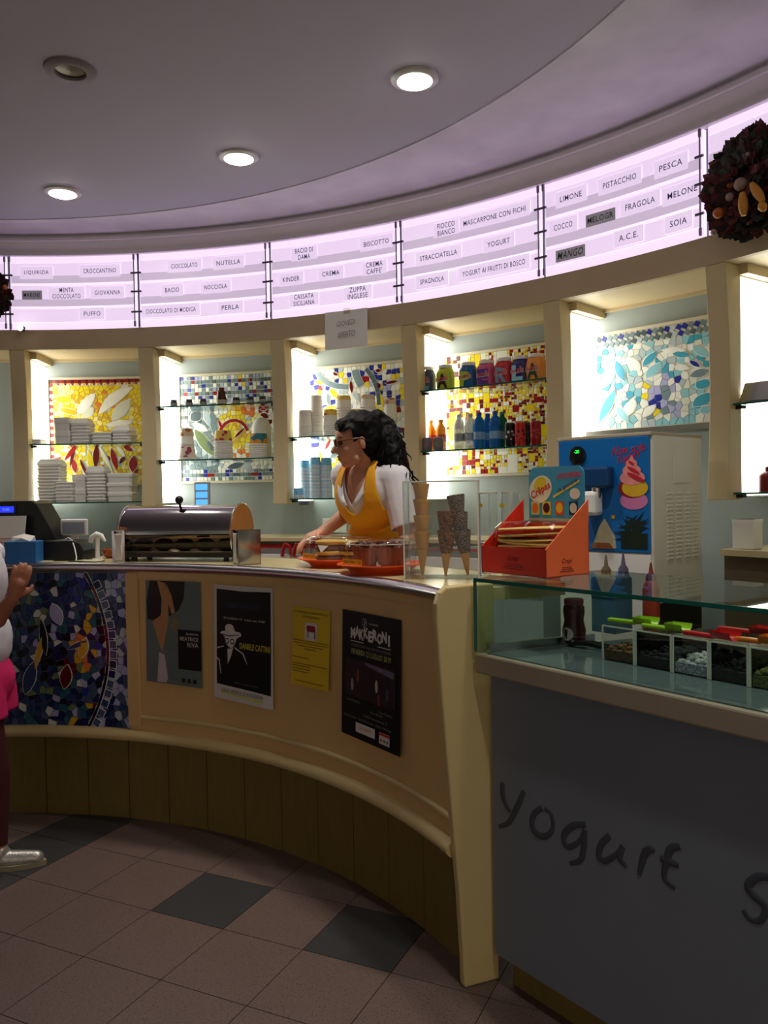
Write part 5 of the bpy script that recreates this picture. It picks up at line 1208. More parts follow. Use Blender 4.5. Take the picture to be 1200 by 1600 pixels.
MB().prism(rrect(SW, SH, .03), 0, .004).xf(lambda x, y, z: (x, z, y)).build('card', M_sblue, sg)
def sgn(m, off=.0008): return m.xf(lambda x, y, z: (x, -off, y))
sgn(rect2(SW - .002, .17, 0, .086), .0004).build('sand_print', M_ssand, sg)
sgn(ell2(-.068, .268, .054, .044, 28, .45), .0008).build('oval_print', mat('sign_cream', (232, 222, 200), .5), sg)
sgn(ell2(-.068, .286, .030, .022, 20, .45), .0012).build('yellow_print', M_ylab, sg)
M_sred = mat('sign_red', (206, 30, 34), .5)
sgn(text('Crêpes', .036, .095, bold=.02).xf(lambda x, y, z: (-.066 + x * .9 - y * .35, .262 + y * .9 + x * .42, 0)), .0016).build('crepes_lettering', M_sred, sg)
sgn(text('ARTIGIANALI', .018, .105, bold=.02).xf(lambda x, y, z: (.058 + x, .312 + y + .05 * x, 0)), .0012).build('sign_lettering', M_sred, sg)
sgn(text('da gustare', .018, .085, bold=.01).xf(lambda x, y, z: (.052 + x - y * .4, .278 + y + .42 * x, 0)), .0012).build('sign_lettering', M_ink, sg)
sgn(poly2([(-.01, .238), (.105, .290), (.105, .297), (-.01, .246)]), .0010).build('ribbon_print', M_ylab, sg)
sgn(ell2(.085, .252, .022, .018, 18), .0014).build('plate_print', mat('sign_plate', (226, 212, 200), .5, noise=.1), sg)
for i, (x, bc_, cc_) in enumerate(((-.092, (200, 196, 130), (222, 110, 30)), (-.040, (222, 180, 30), (70, 20, 22)), (.018, (214, 66, 30), (226, 176, 40)), (.078, (20, 40, 100), (206, 196, 170)))):
    sgn(rect2(.038, .044, x, .205), .0012).build('picture_square', mat('sq_%d' % i, bc_, .5), sg); sgn(ell2(x, .206, .015, .017, 16), .0016).build('picture_disc', mat('sd_%d' % i, cc_, .5, noise=.15), sg)
MB().box(-.05, .05, .004, .06, 0, .004).build('foot', M_sblue, sg)
cr = thing('crepe_pack', 'pack of pale crepes in clear film inside the red box', 'crepes', tuple(Matrix.Translation(KX) @ Matrix.Rotation(BR, 4, 'Z') @ Vector((-.15, .09, .0035))), BR)
M_crepe = mat('crepe', (226, 190, 104), .6, noise=.2, scale=30, bump=.3)
for i in range(8):
    MB().lathe([(.0, 0), (.078, 0), (.082, .004), (.078, .008), (0, .009)], 24, cap=False).xf(lambda x, y, z: (x * 1.6, y * 1.05, z + .062 + i * .0095 + .06 * (x + .04) ** 2 * -10 * .05 + .012 * math.sin(9 * x + i))).build('crepe', M_crepe, cr, smooth=True)
m = MB(); v = []; n = 20
R_ = random.Random(2)
m.lathe([(.11, .055), (.125, .085), (.122, .135), (.10, .155), (.05, .162), (0, .161)], 30, cap=False).xf(lambda x, y, z: (x * 1.2 + R_.uniform(-.004, .004), y * .74 + R_.uniform(-.003, .003), z + R_.uniform(-.006, .006)))
m.build('clear_film', glass('crinkled_film', (246, 244, 240), .08, 1.3), cr)
MB().box(-.1, .1, -.05, .05, 0, .062).build('inner_tray', M_bred, cr)
# ================================================================== IN AND BEHIND THE GLASS CASE
def yt(px, py, n):                              # pixel to (t, z) on the vertical plane n inside the case
    o_ = YO + YN * n; p = onplane(px, py, (o_.x, o_.y, 0), YN); return (p - o_).dot(YD), p.z
YR = math.atan2(YD.y, YD.x)
t, z = yt(897, 990, .33)
q = thing('sauce_bottle', 'dark brown squat sauce bottle with a white badge in the glass case', 'bottle', Y(t, .33, ZG0), YR)
MB().lathe([(.030, 0), (.036, .005), (.037, .045), (.030, .075), (.034, .10), (.033, .118), (.028, .126)], 24).build('bottle_body', mat('dark_cola_sauce', (58, 16, 22), .25, noise=.3, scale=25), q, smooth=True)
MB().lathe([(.029, .125), (.031, .128), (.031, .142), (.028, .144)], 20).build('cap', mat('dull_red_cap', (110, 40, 46), .4), q, smooth=True)
ell2(0, 0, .021, .021, 18).xf(lambda x, y, z: (x + .004, -math.sqrt(max(0, .0385 ** 2 - x * x)), y + .035)).build('badge', mat('badge_white', (206, 196, 196), .5, noise=.4, scale=80), q)
q = thing('black_tongs', 'black tongs lying beside the sauce bottle in the case', 'tongs', Y(t + .09, .30, ZG0), YR + .3)
for s_ in (-1, 1): MB().tube([(-.06, 0, .012), (0, s_ * .012, .016), (.07, s_ * .016, .008)], [.007, .008, .006], 8).build('arm', M_black, q, smooth=True)
MB().sph((-.06, 0, .012), .012, 10, 7).build('hinge', M_black, q, smooth=True)
cuts = [yt(px, 1030, .20)[0] for px in (941, 992, 1050, 1108, 1170)]; cuts += [cuts[-1] + .115 * i for i in (1, 2, 3)]
ZB = .098
fills = [((120, 84, 48), (70, 44, 26), 'brown granola'), ((26, 20, 20), (54, 40, 34), 'dark chocolate crumbs'), ((150, 158, 186), (226, 226, 230), 'wrapped blue sweets'), ((30, 24, 24), (60, 46, 38), 'black biscuit crumbs'), ((120, 126, 70), (90, 80, 50), 'chopped pistachio'), ((150, 90, 60), (90, 50, 30), 'chopped hazelnuts'), ((190, 150, 90), (120, 90, 50), 'puffed rice')]
for i in range(len(cuts) - 1):
    t0, t1 = cuts[i] + .003, cuts[i + 1] - .003; base, alt, nm = fills[i]; ww = t1 - t0
    q = thing('topping_bin', 'clear acrylic bin of %s in the glass case' % nm, 'topping bin', Y((t0 + t1) / 2, .30, ZG0), YR, 'acrylic topping bins')
    for (x0, x1, y0, y1, z0, z1) in ((-ww / 2, ww / 2, -.10, -.097, 0, ZB), (-ww / 2, ww / 2, .097, .10, 0, ZB), (-ww / 2, -ww / 2 + .003, -.097, .097, 0, ZB), (ww / 2 - .003, ww / 2, -.097, .097, 0, ZB), (-ww / 2, ww / 2, -.1, .1, 0, .003)):
        MB().box(x0, x1, y0, y1, z0, z1).build('bin_wall', M_acryl, q)
    for x in (-ww / 2, ww / 2): MB().box(x - .0025, x + .0025, -.102, -.099, 0, ZB).build('bin_edge', M_aedge, q)
    MB().box(-ww / 2, ww / 2, -.101, -.0985, ZB - .002, ZB + .002).build('bin_rim', M_aedge, q)
    m = MB(); R_ = random.Random(i)
    MB().box(-ww / 2 + .004, ww / 2 - .004, -.096, .096, .003, .03).build('filling_bed', speckle('fill_%d' % i, base, alt, .7, 200, .5), q)
    for k in range(170):
        x, y = R_.uniform(-ww / 2 + .009, ww / 2 - .009), R_.uniform(-.09, .09); s_ = R_.uniform(.004, .009)
        m.sph((x, y, .03 + R_.uniform(-.002, .012)), (s_, s_ * R_.uniform(.6, 1), s_ * .7), 6, 4)
    q2 = m.build('topping_bits', mat('bits_%d' % i, base if i != 2 else alt, .6, noise=.5, scale=120), q); q2['kind'] = 'stuff'
for t_, n_, cc, nm, L_, a in ((cuts[0] + .05, .27, (160, 200, 40), 'lime green', .15, .1), (cuts[1] + .06, .25, (170, 206, 50), 'yellow green', .14, .0), (cuts[2] + .09, .23, (206, 30, 34), 'bright red', .15, -.05), (cuts[3] + .10, .25, (226, 120, 40), 'orange', .11, .05), (cuts[2] + .12, .36, (206, 40, 34), 'dull red', .16, .0)):
    q = thing('topping_scoop', nm + ' plastic scoop laid across the topping bins' + (' at the rear' if nm == 'dull red' else ''), 'scoop', Y(t_, n_, ZG0 + ZB + .002), YR + a, 'plastic scoops on the bins')
    mm = mat('scoop_' + nm.replace(' ', '_'), cc, .25, noise=.05)
    MB().box(-L_ / 2, L_ * .12, -.010, .010, .0, .012).build('handle', mm, q, bevel=.004)
    v = []; f = []
    for i in range(9):
        a_ = math.pi * (1 + i / 8); v += [(L_ * .10, .022 * math.cos(a_), .024 + .022 * math.sin(a_)), (L_ * .5, .026 * math.cos(a_), .024 + .022 * math.sin(a_))]
    for i in range(8): f.append((2 * i, 2 * i + 1, 2 * i + 3, 2 * i + 2))
    f.append(tuple(range(0, 18, 2))); MB().add(v, f).build('bowl', mm, q, smooth=True)
# bottles standing behind the case
ZS = ZG0 - .004
M_caddy = mat('blue_caddy', (60, 104, 130), .4, noise=.08)
t, z = yt(955, 900, .62); q = thing('bottle_caddy', 'blue grey caddy behind the glass case', 'caddy', Y(t, .62, ZS), YR)
m = MB(); m.box(-.05, .05, -.045, -.042, 0, .19); m.box(-.05, .05, .042, .045, 0, .19); m.box(-.05, -.047, -.042, .042, 0, .19); m.box(.047, .05, -.042, .042, 0, .19); m.box(-.05, .05, -.045, .045, 0, .004); m.build('caddy_wall', M_caddy, q)
MB().box(-.052, .052, -.047, .047, .12, .19).build('caddy_band', M_caddy, q, bevel=.003)
for px, n_, col, lab, h in ((974, .66, (120, 110, 140), 'greyish purple squeeze bottle beside the blue caddy', .27), (947, .62, (150, 130, 96), 'tan squeeze bottle standing in the blue caddy', .26), (1017, .70, (170, 60, 40), 'red squeeze bottle beside the white dispenser side', .24)):
    t, z = yt(px, 900, n_); q = thing('squeeze_bottle', lab, 'bottle', Y(t, n_, ZS + (.005 if 'caddy' in lab and 'in the' in lab else 0)), YR, 'squeeze bottles behind the case')
    MB().lathe([(.026, 0), (.029, .004), (.029, h * .62), (.022, h * .72), (.016, h * .75)], 18).build('bottle_body', mat('sq_%d_%d_%d' % col, col, .35, noise=.08), q, smooth=True)
    MB().lathe([(.018, h * .75), (.018, h * .80), (.008, h * .86), (.003, h)], 14).build('nozzle', mat('nozzle_%d_%d_%d' % col, tuple(int(c * .7) for c in col), .4), q, smooth=True)
# things by the wall past the dispenser
th = oncyl(1110, 880, RF + .05)[0]
q = thing('white_carton', 'white carton standing on the wall ledge past the dispenser', 'carton', cyl(C1, 54.6, RF + .10, 1.291), -math.radians(54.6))
q.location.z = 1.291
MB().box(-.045, .045, -.035, .035, 0, .12).build('carton_body', M_paper, q, bevel=.003); MB().box(-.046, .046, -.036, .036, .108, .12).build('carton_flap', M_white, q)
q = thing('scale_display', 'grey post display with three glowing blue screens', 'display', cyl(C1, oncyl(316, 770, RF + .12)[0], RF + .12, 1.295), -math.radians(12))
MB().box(-.05, .05, -.008, .012, .175, .335).build('display_case', mat('display_grey', (170, 174, 180), .4, noise=.04), q, bevel=.005)
MB().box(-.012, .012, -.004, .01, 0, .18).build('post', mat('display_post', (150, 152, 156), .4), q)
MB().lathe([(.04, 0), (.038, .008)], 18).build('foot', M_black, q)
for i in range(3): MB().box(-.038, .038, -.010, -.008, .285 - i * .047, .322 - i * .047).build('screen', mat('screen_blue', (80, 160, 250), .3, emit=.9, ecol=(90, 170, 255)), q)
q = thing('wall_notice', 'small white framed notice on the wall behind the worker\'s arm', 'notice', cyl(C1, oncyl(523, 822, RW - .004)[0], RW - .004, oncyl(523, 832, RW)[1]), -math.radians(oncyl(523, 822, RW)[0]))
MB().box(-.08, .08, -.004, .0, 0, .09).build('sheet', M_paper, q); MB().box(-.065, -.055, -.005, -.004, .02, .06).build('drawing', M_ink, q)
M_redp = mat('red_plastic', (168, 24, 26), .4)
for px, lab in ((443, 'red scoop handle hanging on the back bar rail near the warmer'), (461, 'red scoop handle leaning by the plain dome')):
    th = oncyl(px, 860, RF - .05)[0]
    q = thing('scoop_handle', lab, 'scoop', cyl(C1, th, RF - .05, 1.19), -math.radians(th))
    MB().tube([(-.01, 0, 0), (0, 0, .05), (.012, 0, .075)], .011, 8).build('grip', M_redp, q, smooth=True); MB().tube([(.012, 0, .075), (.04, 0, .06), (.045, 0, .01)], .008, 8).build('hook', M_redp, q, smooth=True)

# ================================================================== POSTERS ON THE COUNTER FRONT
RP = RC + .018
def poster(name, label, th0, th1, z0, z1, base, skew=0.0, curl=0.0):
    am = (th0 + th1) / 2; p = thing(name, label, 'poster', cyl(C2, am, RP, z0), -math.radians(am), 'posters on the counter front')
    W_ = math.radians(th1 - th0) * RP; H_ = z1 - z0
    A_ = Vector(cyl(C2, th0, RP, 0)); B_ = Vector(cyl(C2, th1, RP, 0)); nn_ = Vector((C2[0], C2[1], 0)) - (A_ + B_) / 2; nn_.z = 0; nn_.normalize()
    def mp(u, v, off=0.0):                       # a stiff sheet: its side edges touch the curved panel, its foot lifts a little
        q = A_ + (B_ - A_) * u + nn_ * (.0012 + off + curl * (1 - v) * .25)
        return (q.x, q.y, z0 + H_ * v + skew * u * (1 - v))
    m = MB(); n = 8
    for i in range(n + 1):
        for k in range(n + 1): m.v.append(mp(i / n, k / n))
    for i in range(n):
        for k in range(n): a = i * (n + 1) + k; m.f.append((a, a + n + 1, a + n + 2, a + 1))
    m.build('sheet', base, p, world=True, smooth=True)
    cnt = [0]
    def art(nm, m2, mt, fix=None):               # m2 in unit coordinates u, v
        cnt[0] += 1; off = .0006 + .00012 * cnt[0]
        m2.xf(lambda x, y, z: mp(x, y, off)); return m2.build(nm, mt, p, world=True)
    def put(s, u, v, h, w=None, **kw):           # lettering, heights and widths in poster units
        t = text(s, 1.0, 1.0, **kw); a = (h, w if w else h * .6 * len(s) * H_ / W_)
        return t.xf(lambda x, y, z: (u + x * a[1], v + y * a[0], 0))
    return p, art, put
P_black = mat('poster_black', (10, 10, 13), .45, noise=.1, scale=30); P_white = mat('poster_white', (206, 200, 196), .6, noise=.03); P_yel = mat('poster_yellow_paper', (214, 178, 30), .6, noise=.05); P_teal = mat('poster_teal', (96, 112, 110), .5, noise=.2, scale=9)
P_dark = mat('poster_darkbrown', (34, 20, 14), .5, noise=.3, scale=20); P_skin = mat('poster_skin', (176, 128, 84), .5, noise=.2, scale=30); P_pale = mat('poster_pale', (190, 176, 182), .5, noise=.1); P_ltxt = mat('poster_yellowtext', (206, 190, 60), .5); P_grey = mat('poster_greytext', (130, 126, 130), .6)
# 1 bent figure
p, art, put = poster('poster', 'teal photo poster of a dark-haired figure bending down', 19.9, 27.75, .69, 1.157, P_teal, skew=-.012, curl=.03)
art('photo_print', poly2([(.03, .62), (.02, .8), (.08, 1.0), (.72, 1.0), (.70, .84), (.6, .72), (.44, .66), (.3, .68), (.16, .6)]), P_dark)
art('photo_print', poly2([(.22, 1.0), (.36, .98), (.42, .82), (.42, .62), (.36, .46), (.30, .30), (.22, .42), (.12, .60), (.28, .66), (.30, .82)]), P_skin)
art('photo_print', poly2([(.38, .98), (.48, .86), (.54, .70), (.48, .68), (.40, .82)]), P_skin)
art('photo_print', poly2([(.24, .30), (.34, .28), (.40, .05), (.36, .01), (.20, .01), (.22, .15)]), P_pale)
art('photo_print', ell2(.52, .58, .09, .07, 14), mat('poster_flower', (120, 112, 84), .6, noise=.4, scale=60))
art('black_box', rect2(.41, .38, .795, .35), P_black)
for s, v_, h_, w_ in (('danzatrice', .505, .022, .22), ('BEATRICE', .455, .036, .32), ('RIVA', .40, .044, .19)): art('poster_lettering', put(s, .98 - w_ / 2 - .03, v_, h_, w_), P_white)
for u_ in (.68, .78, .88): art('logo_mark', rect2(.06, .04, u_, .055), P_dark)
# 2 man in a hat
p, art, put = poster('poster', 'black poster with white edge and a drawn man in a hat', 29.7, 38.5, .652, 1.150, P_white, skew=-.015, curl=.05)
art('black_field', poly2([(.05, .125), (.05, .965), (.5, .955), (.965, .965), (.97, .5), (.965, .11), (.5, .12)]), P_black)
art('title_lettering', put('ABBA VALLEY', .48, .83, .05, .62, bold=.02), mat('poster_dkblue', (28, 44, 66), .5))
art('poster_lettering', put('26 LUGLIO 19   inizio ore 19.00', .52, .715, .018, .70), P_white)
art('portrait', poly2([(.20, .64), (.23, .66), (.29, .665), (.34, .65), (.37, .605), (.46, .60), (.48, .575), (.40, .545), (.37, .50), (.33, .46), (.27, .46), (.20, .50), (.19, .55), (.11, .575), (.14, .595), (.20, .60)]), P_white)
art('portrait_line', poly2([(.12, .572), (.28, .565), (.44, .585), (.44, .578), (.28, .556), (.13, .562)]), P_black)
for u_ in (.235, .325): art('glasses_print', ell2(u_, .515, .036, .026, 14), P_black); art('lens_print', ell2(u_, .515, .024, .016, 12), P_white)
art('beard_print', poly2([(.21, .47), (.28, .455), (.36, .47), (.33, .44), (.28, .425), (.24, .44)]), P_black)
art('shirt_print', poly2([(.24, .445), (.34, .46), (.30, .38), (.245, .315)]), P_white)
for pts in ([(.02, .44), (.18, .47), (.18, .462), (.03, .43)], [(.36, .46), (.50, .42), (.57, .34), (.58, .34), (.52, .425), (.37, .47)], [(.03, .36), (.09, .33), (.12, .22), (.13, .22), (.105, .34), (.03, .372)]): art('coat_line', poly2(pts), P_white)
art('name_lettering', put('DANIELE CATTINI', .705, .49, .052, .50, bold=.01), P_ltxt)
art('poster_lettering', put('info e iscrizioni', .55, .165, .012, .40), P_grey)
art('marker_stripe', poly2([(.14, .052), (.82, .035), (.84, .05), (.14, .066)]), mat('marker_yellow', (196, 196, 70), .6))
art('handwriting', put('SONO APERTE LE ISCRIZIONI', .48, .082, .032, .70, bold=-.01), P_black)
# 3 yellow sheet
p, art, put = poster('poster', 'torn yellow paper sheet with a small red stool picture', 41.6, 47.4, .77, 1.085, P_yel, skew=.0, curl=.08)
art('picture_ground', rect2(.32, .22, .5, .705), P_white)
art('stool_print', poly2([(.38, .75), (.40, .78), (.60, .78), (.63, .745), (.62, .70), (.40, .70)]), mat('stool_red', (150, 24, 40), .5))
for u_ in (.41, .44, .60, .62): art('stool_leg_print', rect2(.012, .09, u_, .66), P_black)
for s, v_, w_ in (('COMPLESSO BANDISTICO', .94, .9), ('CITTADINO', .885, .45)): art('poster_lettering', put(s, .5, v_, .026, w_), P_dark)
for v_, w_, u_ in ((.575, .95, .5), (.545, .9, .5), (.51, .7, .5), (.475, .3, .5), (.36, .45, .25), (.28, .95, .5), (.25, .5, .27), (.215, .5, .27), (.18, .45, .25), (.06, .75, .5)): art('text_line', rect2(w_, .011, u_, v_), mat('poster_faint', (130, 104, 24), .6))
# 4 concert poster
p, art, put = poster('poster', 'black concert poster lettered MAKKERONI with a stage photo', 49.3, 58.75, .628, 1.100, P_black, skew=-.004, curl=.06)
art('logo_ring', ell2(.40, .925, .045, .035, 18), P_grey); art('logo_ring', ell2(.40, .925, .034, .026, 18), P_black); art('logo_lettering', put('J', .40, .925, .034, .03), P_white)
art('poster_lettering', put('presenta', .56, .922, .018, .15), P_white)
word = 'MAKKERONI'
for i, ch in enumerate(word): art('title_letter', put(ch, .20 + i * .077, .835 + (.012 if i % 2 else -.008), .085, .082 if ch != 'I' else .03, bold=.05), P_white)
for u_, w_ in ((.28, .22), (.74, .22)): art('rule', rect2(w_, .006, u_, .765), P_white)
art('poster_lettering', put('LA STORIA SIAMO NOI TRA MUSICA SUONO', .51, .735, .020, .68), P_grey)
art('date_lettering', put('VENERDI 12 LUGLIO 2019', .51, .685, .042, .68), mat('date_yellow', (190, 186, 110), .5))
art('stage_photo', rect2(.86, .30, .50, .475), mat('stage_dark', (44, 26, 34), .5, noise=.9, scale=40))
art('stage_photo', poly2([(.42, .62), (.90, .60), (.90, .55), (.42, .60)]), mat('stage_lilac', (104, 92, 122), .5, noise=.4, scale=50))
for u_, v_, c_ in ((.2, .42, (150, 140, 150)), (.62, .46, (190, 180, 150)), (.66, .36, (110, 40, 40)), (.3, .5, (120, 70, 50)), (.8, .42, (70, 60, 90))): art('stage_figure', ell2(u_, v_, .025, .05, 10), mat('fig_%d' % int(u_ * 100), c_, .5, noise=.3))
for s, u_, v_, w_ in (('Luca Mastrini', .22, .295, .24), ('Gio Caboni', .77, .275, .22), ('Nino Bosca', .62, .25, .20), ('in Villa Comunale ore 21', .60, .205, .40), ('Ivan Leoni  Sara Ferrari  Gino Menta', .47, .165, .80)): art('poster_lettering', put(s, u_, v_, .020, w_), P_grey)
art('sponsor_label', rect2(.33, .075, .44, .095), P_white); art('sponsor_lettering', put('LIVE RADIO', .44, .10, .024, .2), M_sred)
art('sponsor_label', rect2(.17, .085, .76, .085), P_white); art('sponsor_band', rect2(.17, .02, .76, .115), M_sred); 
for u_ in (.71, .76, .81): art('sponsor_dot', ell2(u_, .07, .012, .012, 8), P_black)
# ================================================================== PEOPLE
def cap(m, a, b, ra, rb, n=14):
    """tapered limb with round ends"""
    a = Vector(a); b = Vector(b); d = (b - a).normalized(); pts = []; rs = []
    for i in range(4): t = i / 4; q = math.sin(t * math.pi / 2); pts.append(a - d * ra * (1 - q)); rs.append(max(.0008, ra * math.sqrt(max(0, 1 - (1 - q) ** 2))))
    for i in range(7): t = i / 6; pts.append(a + (b - a) * t); rs.append(ra + (rb - ra) * t)
    for i in range(1, 5): t = i / 4; q = math.sin(t * math.pi / 2); pts.append(b + d * rb * q); rs.append(max(.0008, rb * math.sqrt(max(0, 1 - q * q))))
    return m.tube(pts, rs, n)
def chain(m, pts, rs):
    for i in range(len(pts) - 1): cap(m, pts[i], pts[i + 1], rs[i], rs[i + 1])
    return m
def ell(m, c, axes, radii):
    """ellipsoid along three given axes"""
    t = MB().sph((0, 0, 0), 1.0, 20, 14); X, Y_, Z = [Vector(q) for q in axes]; c = Vector(c)
    return m.add([tuple(c + X * (p[0] * radii[0]) + Y_ * (p[1] * radii[1]) + Z * (p[2] * radii[2])) for p in t.v], t.f)
def fuse(name, m, mt, parent, vox=.008, smooth=4, keep=None, disp=0.0, dscale=.03, world=True, thick=0.0):
    """one continuous surface out of overlapping volumes"""
    o = m.build(name, mt, parent, world=world)
    r = o.modifiers.new('remesh', 'REMESH'); r.mode = 'VOXEL'; r.voxel_size = vox; r.use_smooth_shade = True
    s_ = o.modifiers.new('smooth', 'SMOOTH'); s_.factor = .5; s_.iterations = smooth
    if disp:
        tx = bpy.data.textures.new(name + '_relief', 'CLOUDS'); tx.noise_scale = dscale; tx.noise_depth = 2
        d_ = o.modifiers.new('relief', 'DISPLACE'); d_.texture = tx; d_.strength = disp; d_.texture_coords = 'LOCAL'
    dg = bpy.context.evaluated_depsgraph_get(); dg.update()
    me = bpy.data.meshes.new_from_object(o.evaluated_get(dg))
    o.modifiers.clear(); old = o.data; o.data = me; bpy.data.meshes.remove(old)
    if not me.materials: me.materials.append(mt)
    if keep:
        import bmesh
        bm = bmesh.new(); bm.from_mesh(me); W_ = WM[o.name]
        kill = [f_ for f_ in bm.faces if not keep(W_ @ f_.calc_center_median())]
        bmesh.ops.delete(bm, geom=kill, context='FACES')
        for _it in range(8):                       # even out the cut hems
            new = {}
            for v_ in bm.verts:
                nb = [e_.other_vert(v_) for e_ in v_.link_edges if e_.is_boundary]
                if len(nb) == 2: new[v_] = v_.co * .4 + (nb[0].co + nb[1].co) * .3
            for v_, co in new.items(): v_.co = co
        bm.to_mesh(me); bm.free()
    for p in me.polygons: p.use_smooth = True
    if thick:
        q = o.modifiers.new('thickness', 'SOLIDIFY'); q.thickness = thick; q.offset = -1
    return o
def hand(m, wrist, palm_dir, normal, size=.17, curl=.5, thumb=1):
    """palm and five bent fingers of different lengths"""
    w_ = Vector(wrist); d = Vector(palm_dir).normalized(); n = Vector(normal); n = (n - d * n.dot(d)).normalized(); s_ = d.cross(n) * thumb
    P = size * .5
    cap(m, w_, w_ + d * P * .75, .024, .026)
    for k in (-1, 0, 1): cap(m, w_ + d * P * .25 + s_ * k * .018, w_ + d * P * .9 + s_ * k * .024, .013, .012)
    for k, L in zip((1.5, .5, -.5, -1.5), (.88, 1.0, .94, .74)):
        b = w_ + d * P * .95 + s_ * k * .0205; L *= size * .48; pts = [b]; dd = d.copy()
        for j, fr in enumerate((.45, .32, .23)):
            a_ = curl * (.35 + .4 * j); dd = (dd * math.cos(a_) + n * math.sin(a_)).normalized(); pts.append(pts[-1] + dd * L * fr)
        chain(m, pts, [.0095, .0088, .0080, .0068])
    t0 = w_ + d * P * .25 + s_ * .026; t1 = t0 + (d * .6 + s_ * .8).normalized() * size * .2; t2 = t1 + (d * .85 + s_ * .3 + n * .4).normalized() * size * .17
    chain(m, [t0, t1, t2], [.013, .0105, .008])
M_skin = mat('skin', (196, 140, 112), .5, noise=.05, scale=12)
M_skin2 = mat('skin_tan', (176, 112, 84), .5, noise=.05, scale=12)
M_shirtw = mat('white_cotton', (224, 222, 230), .8, noise=.03, scale=30, bump=.15)
M_apron = mat('yellow_cotton', (226, 160, 20), .75, noise=.06, scale=20, bump=.15)
M_hair = mat('black_hair', (7, 5, 5), .55, noise=.4, scale=90, bump=.6, spec=.15)
M_frame_g = mat('brown_glasses', (96, 44, 26), .35, noise=.1)
M_lip = mat('lip', (150, 74, 70), .5); M_eye = mat('eye_dark', (26, 18, 16), .2); M_trous = mat('dark_trousers', (30, 30, 38), .8, noise=.1)
# staff platform behind the bar
pf = MB().arcbox(C2, -15, 57, RC + .46, RC + .95, -.001, .20, 40).build('staff_platform', mat('platform_board', (92, 84, 74), .6, noise=.1)); tag(pf, 'low raised platform behind the bar counter', 'platform')
# ---- worker
def Wp(px, py, D): return atdepth(px, py, D)
up = Vector((0, 0, 1)); tf = Vector((-.62, -.785, 0)).normalized(); tl = Vector((-tf.y, tf.x, 0)); tl = Vector((.785, -.62, 0)).normalized()
base = Wp(592, 800, 3.84); base.z = .20
wk = thing('person', 'dark-haired worker in white shirt and yellow apron leaning behind the bar', 'person', tuple(base))
c = Wp(577, 778, 3.66)
H = Wp(557, 686, 3.60); hf = Vector((-.965, -.20, -.17)).normalized(); hs = up.cross(hf).normalized(); hu = hf.cross(hs).normalized()   # hs: her left, towards the camera
shR = c - tl * .155 + up * .10 - tf * .01; shL = c + tl * .150 + up * .085 - tf * .0
pel = Wp(592, 900, 3.80); pel.z = 1.10
waist = (c * .42 + pel * .58); waist.z = 1.30
nk0 = c + up * .135 - tf * .02; nk1 = H - hf * .02 - hu * .055
elL = Wp(640, 842, 3.50); haL = Wp(612, 868, 3.38); elR = Wp(546, 800, 3.78); haR = Wp(503, 832, 3.66)
TA_ = (tl, tf, up)
sk = MB()
ell(sk, c + up * .02, TA_, (.155, .095, .15)); ell(sk, waist, TA_, (.125, .09, .16)); ell(sk, pel, TA_, (.165, .115, .13))
cap(sk, shR, shL, .058, .058); cap(sk, nk0 - up * .03, nk1, .056, .047)
chain(sk, [shR, elR], [.050, .040]); chain(sk, [elR, haR], [.038, .026]); chain(sk, [shL, elL], [.052, .042]); chain(sk, [elL, haL], [.040, .027])
hand(sk, haR, Vector((-.75, -.45, -.35)), Vector((0, -.2, -1)), .17, .55, 1); hand(sk, haL, Vector((-.8, -.3, -.25)), Vector((0, 0, -1)), .17, .5, -1)
for s_ in (-1, 1):
    hip = pel + tl * .085 * s_ - up * .05; kn = Vector((hip.x + tf.x * .02, hip.y + tf.y * .02, .66)); an = Vector((hip.x - tf.x * .03, hip.y - tf.y * .03, .285))
    chain(sk, [hip, kn, an], [.085, .058, .042]); cap(sk, an - up * .045, an + tf * .14 - up * .052, .035, .028)
HA = (hf, hs, hu)
ell(sk, H + hu * .022 - hf * .010, HA, (.092, .072, .090)); ell(sk, H + hf * .038 - hu * .040, HA, (.056, .056, .070)); ell(sk, H + hf * .062 - hu * .098, HA, (.026, .028, .022)); cap(sk, H + hf * .02 - hu * .085 + hs * .04, H + hf * .06 - hu * .10, .022, .020); cap(sk, H + hf * .02 - hu * .085 - hs * .04, H + hf * .06 - hu * .10, .022, .020)
ell(sk, H + hf * .066 + hu * .022, HA, (.026, .052, .038)); cap(sk, H + hf * .088 - hu * .004, H + hf * .112 - hu * .036, .009, .0125); ell(sk, H + hf * .094 - hu * .040, HA, (.012, .017, .009)); ell(sk, H + hf * .086 - hu * .064, HA, (.013, .024, .008)); ell(sk, H + hf * .084 - hu * .077, HA, (.013, .021, .009))
for s_ in (-1, 1): ell(sk, H + hf * .052 - hu * .034 + hs * .034 * s_, HA, (.028, .020, .026)); ell(sk, H - hf * .012 - hu * .022 + hs * .073 * s_, HA, (.018, .010, .030))
fuse('body', sk, M_skin, wk, vox=.0062, smooth=3)
for s_ in (-1, 1):
    MB().sph(tuple(H + hf * .079 + hs * .030 * s_ - hu * .002), .0125, 12, 8).build('eye', M_eye, wk, world=True, smooth=True)
    MB().tube([tuple(H + hf * (.084 - .012 * abs(q)) + hs * (.030 + .018 * q) * s_ + hu * (.020 - .004 * q * q)) for q in (-1, -.5, 0, .5, 1)], .0035, 6).build('eyebrow', M_hair, wk, world=True, smooth=True)
ll = MB(); ell(ll, H + hf * .0885 - hu * .0635, HA, (.012, .022, .0055)); ell(ll, H + hf * .087 - hu * .0745, HA, (.012, .019, .0065)); ll.build('lips', M_lip, wk, world=True, smooth=True)
gl = sub('glasses', wk)
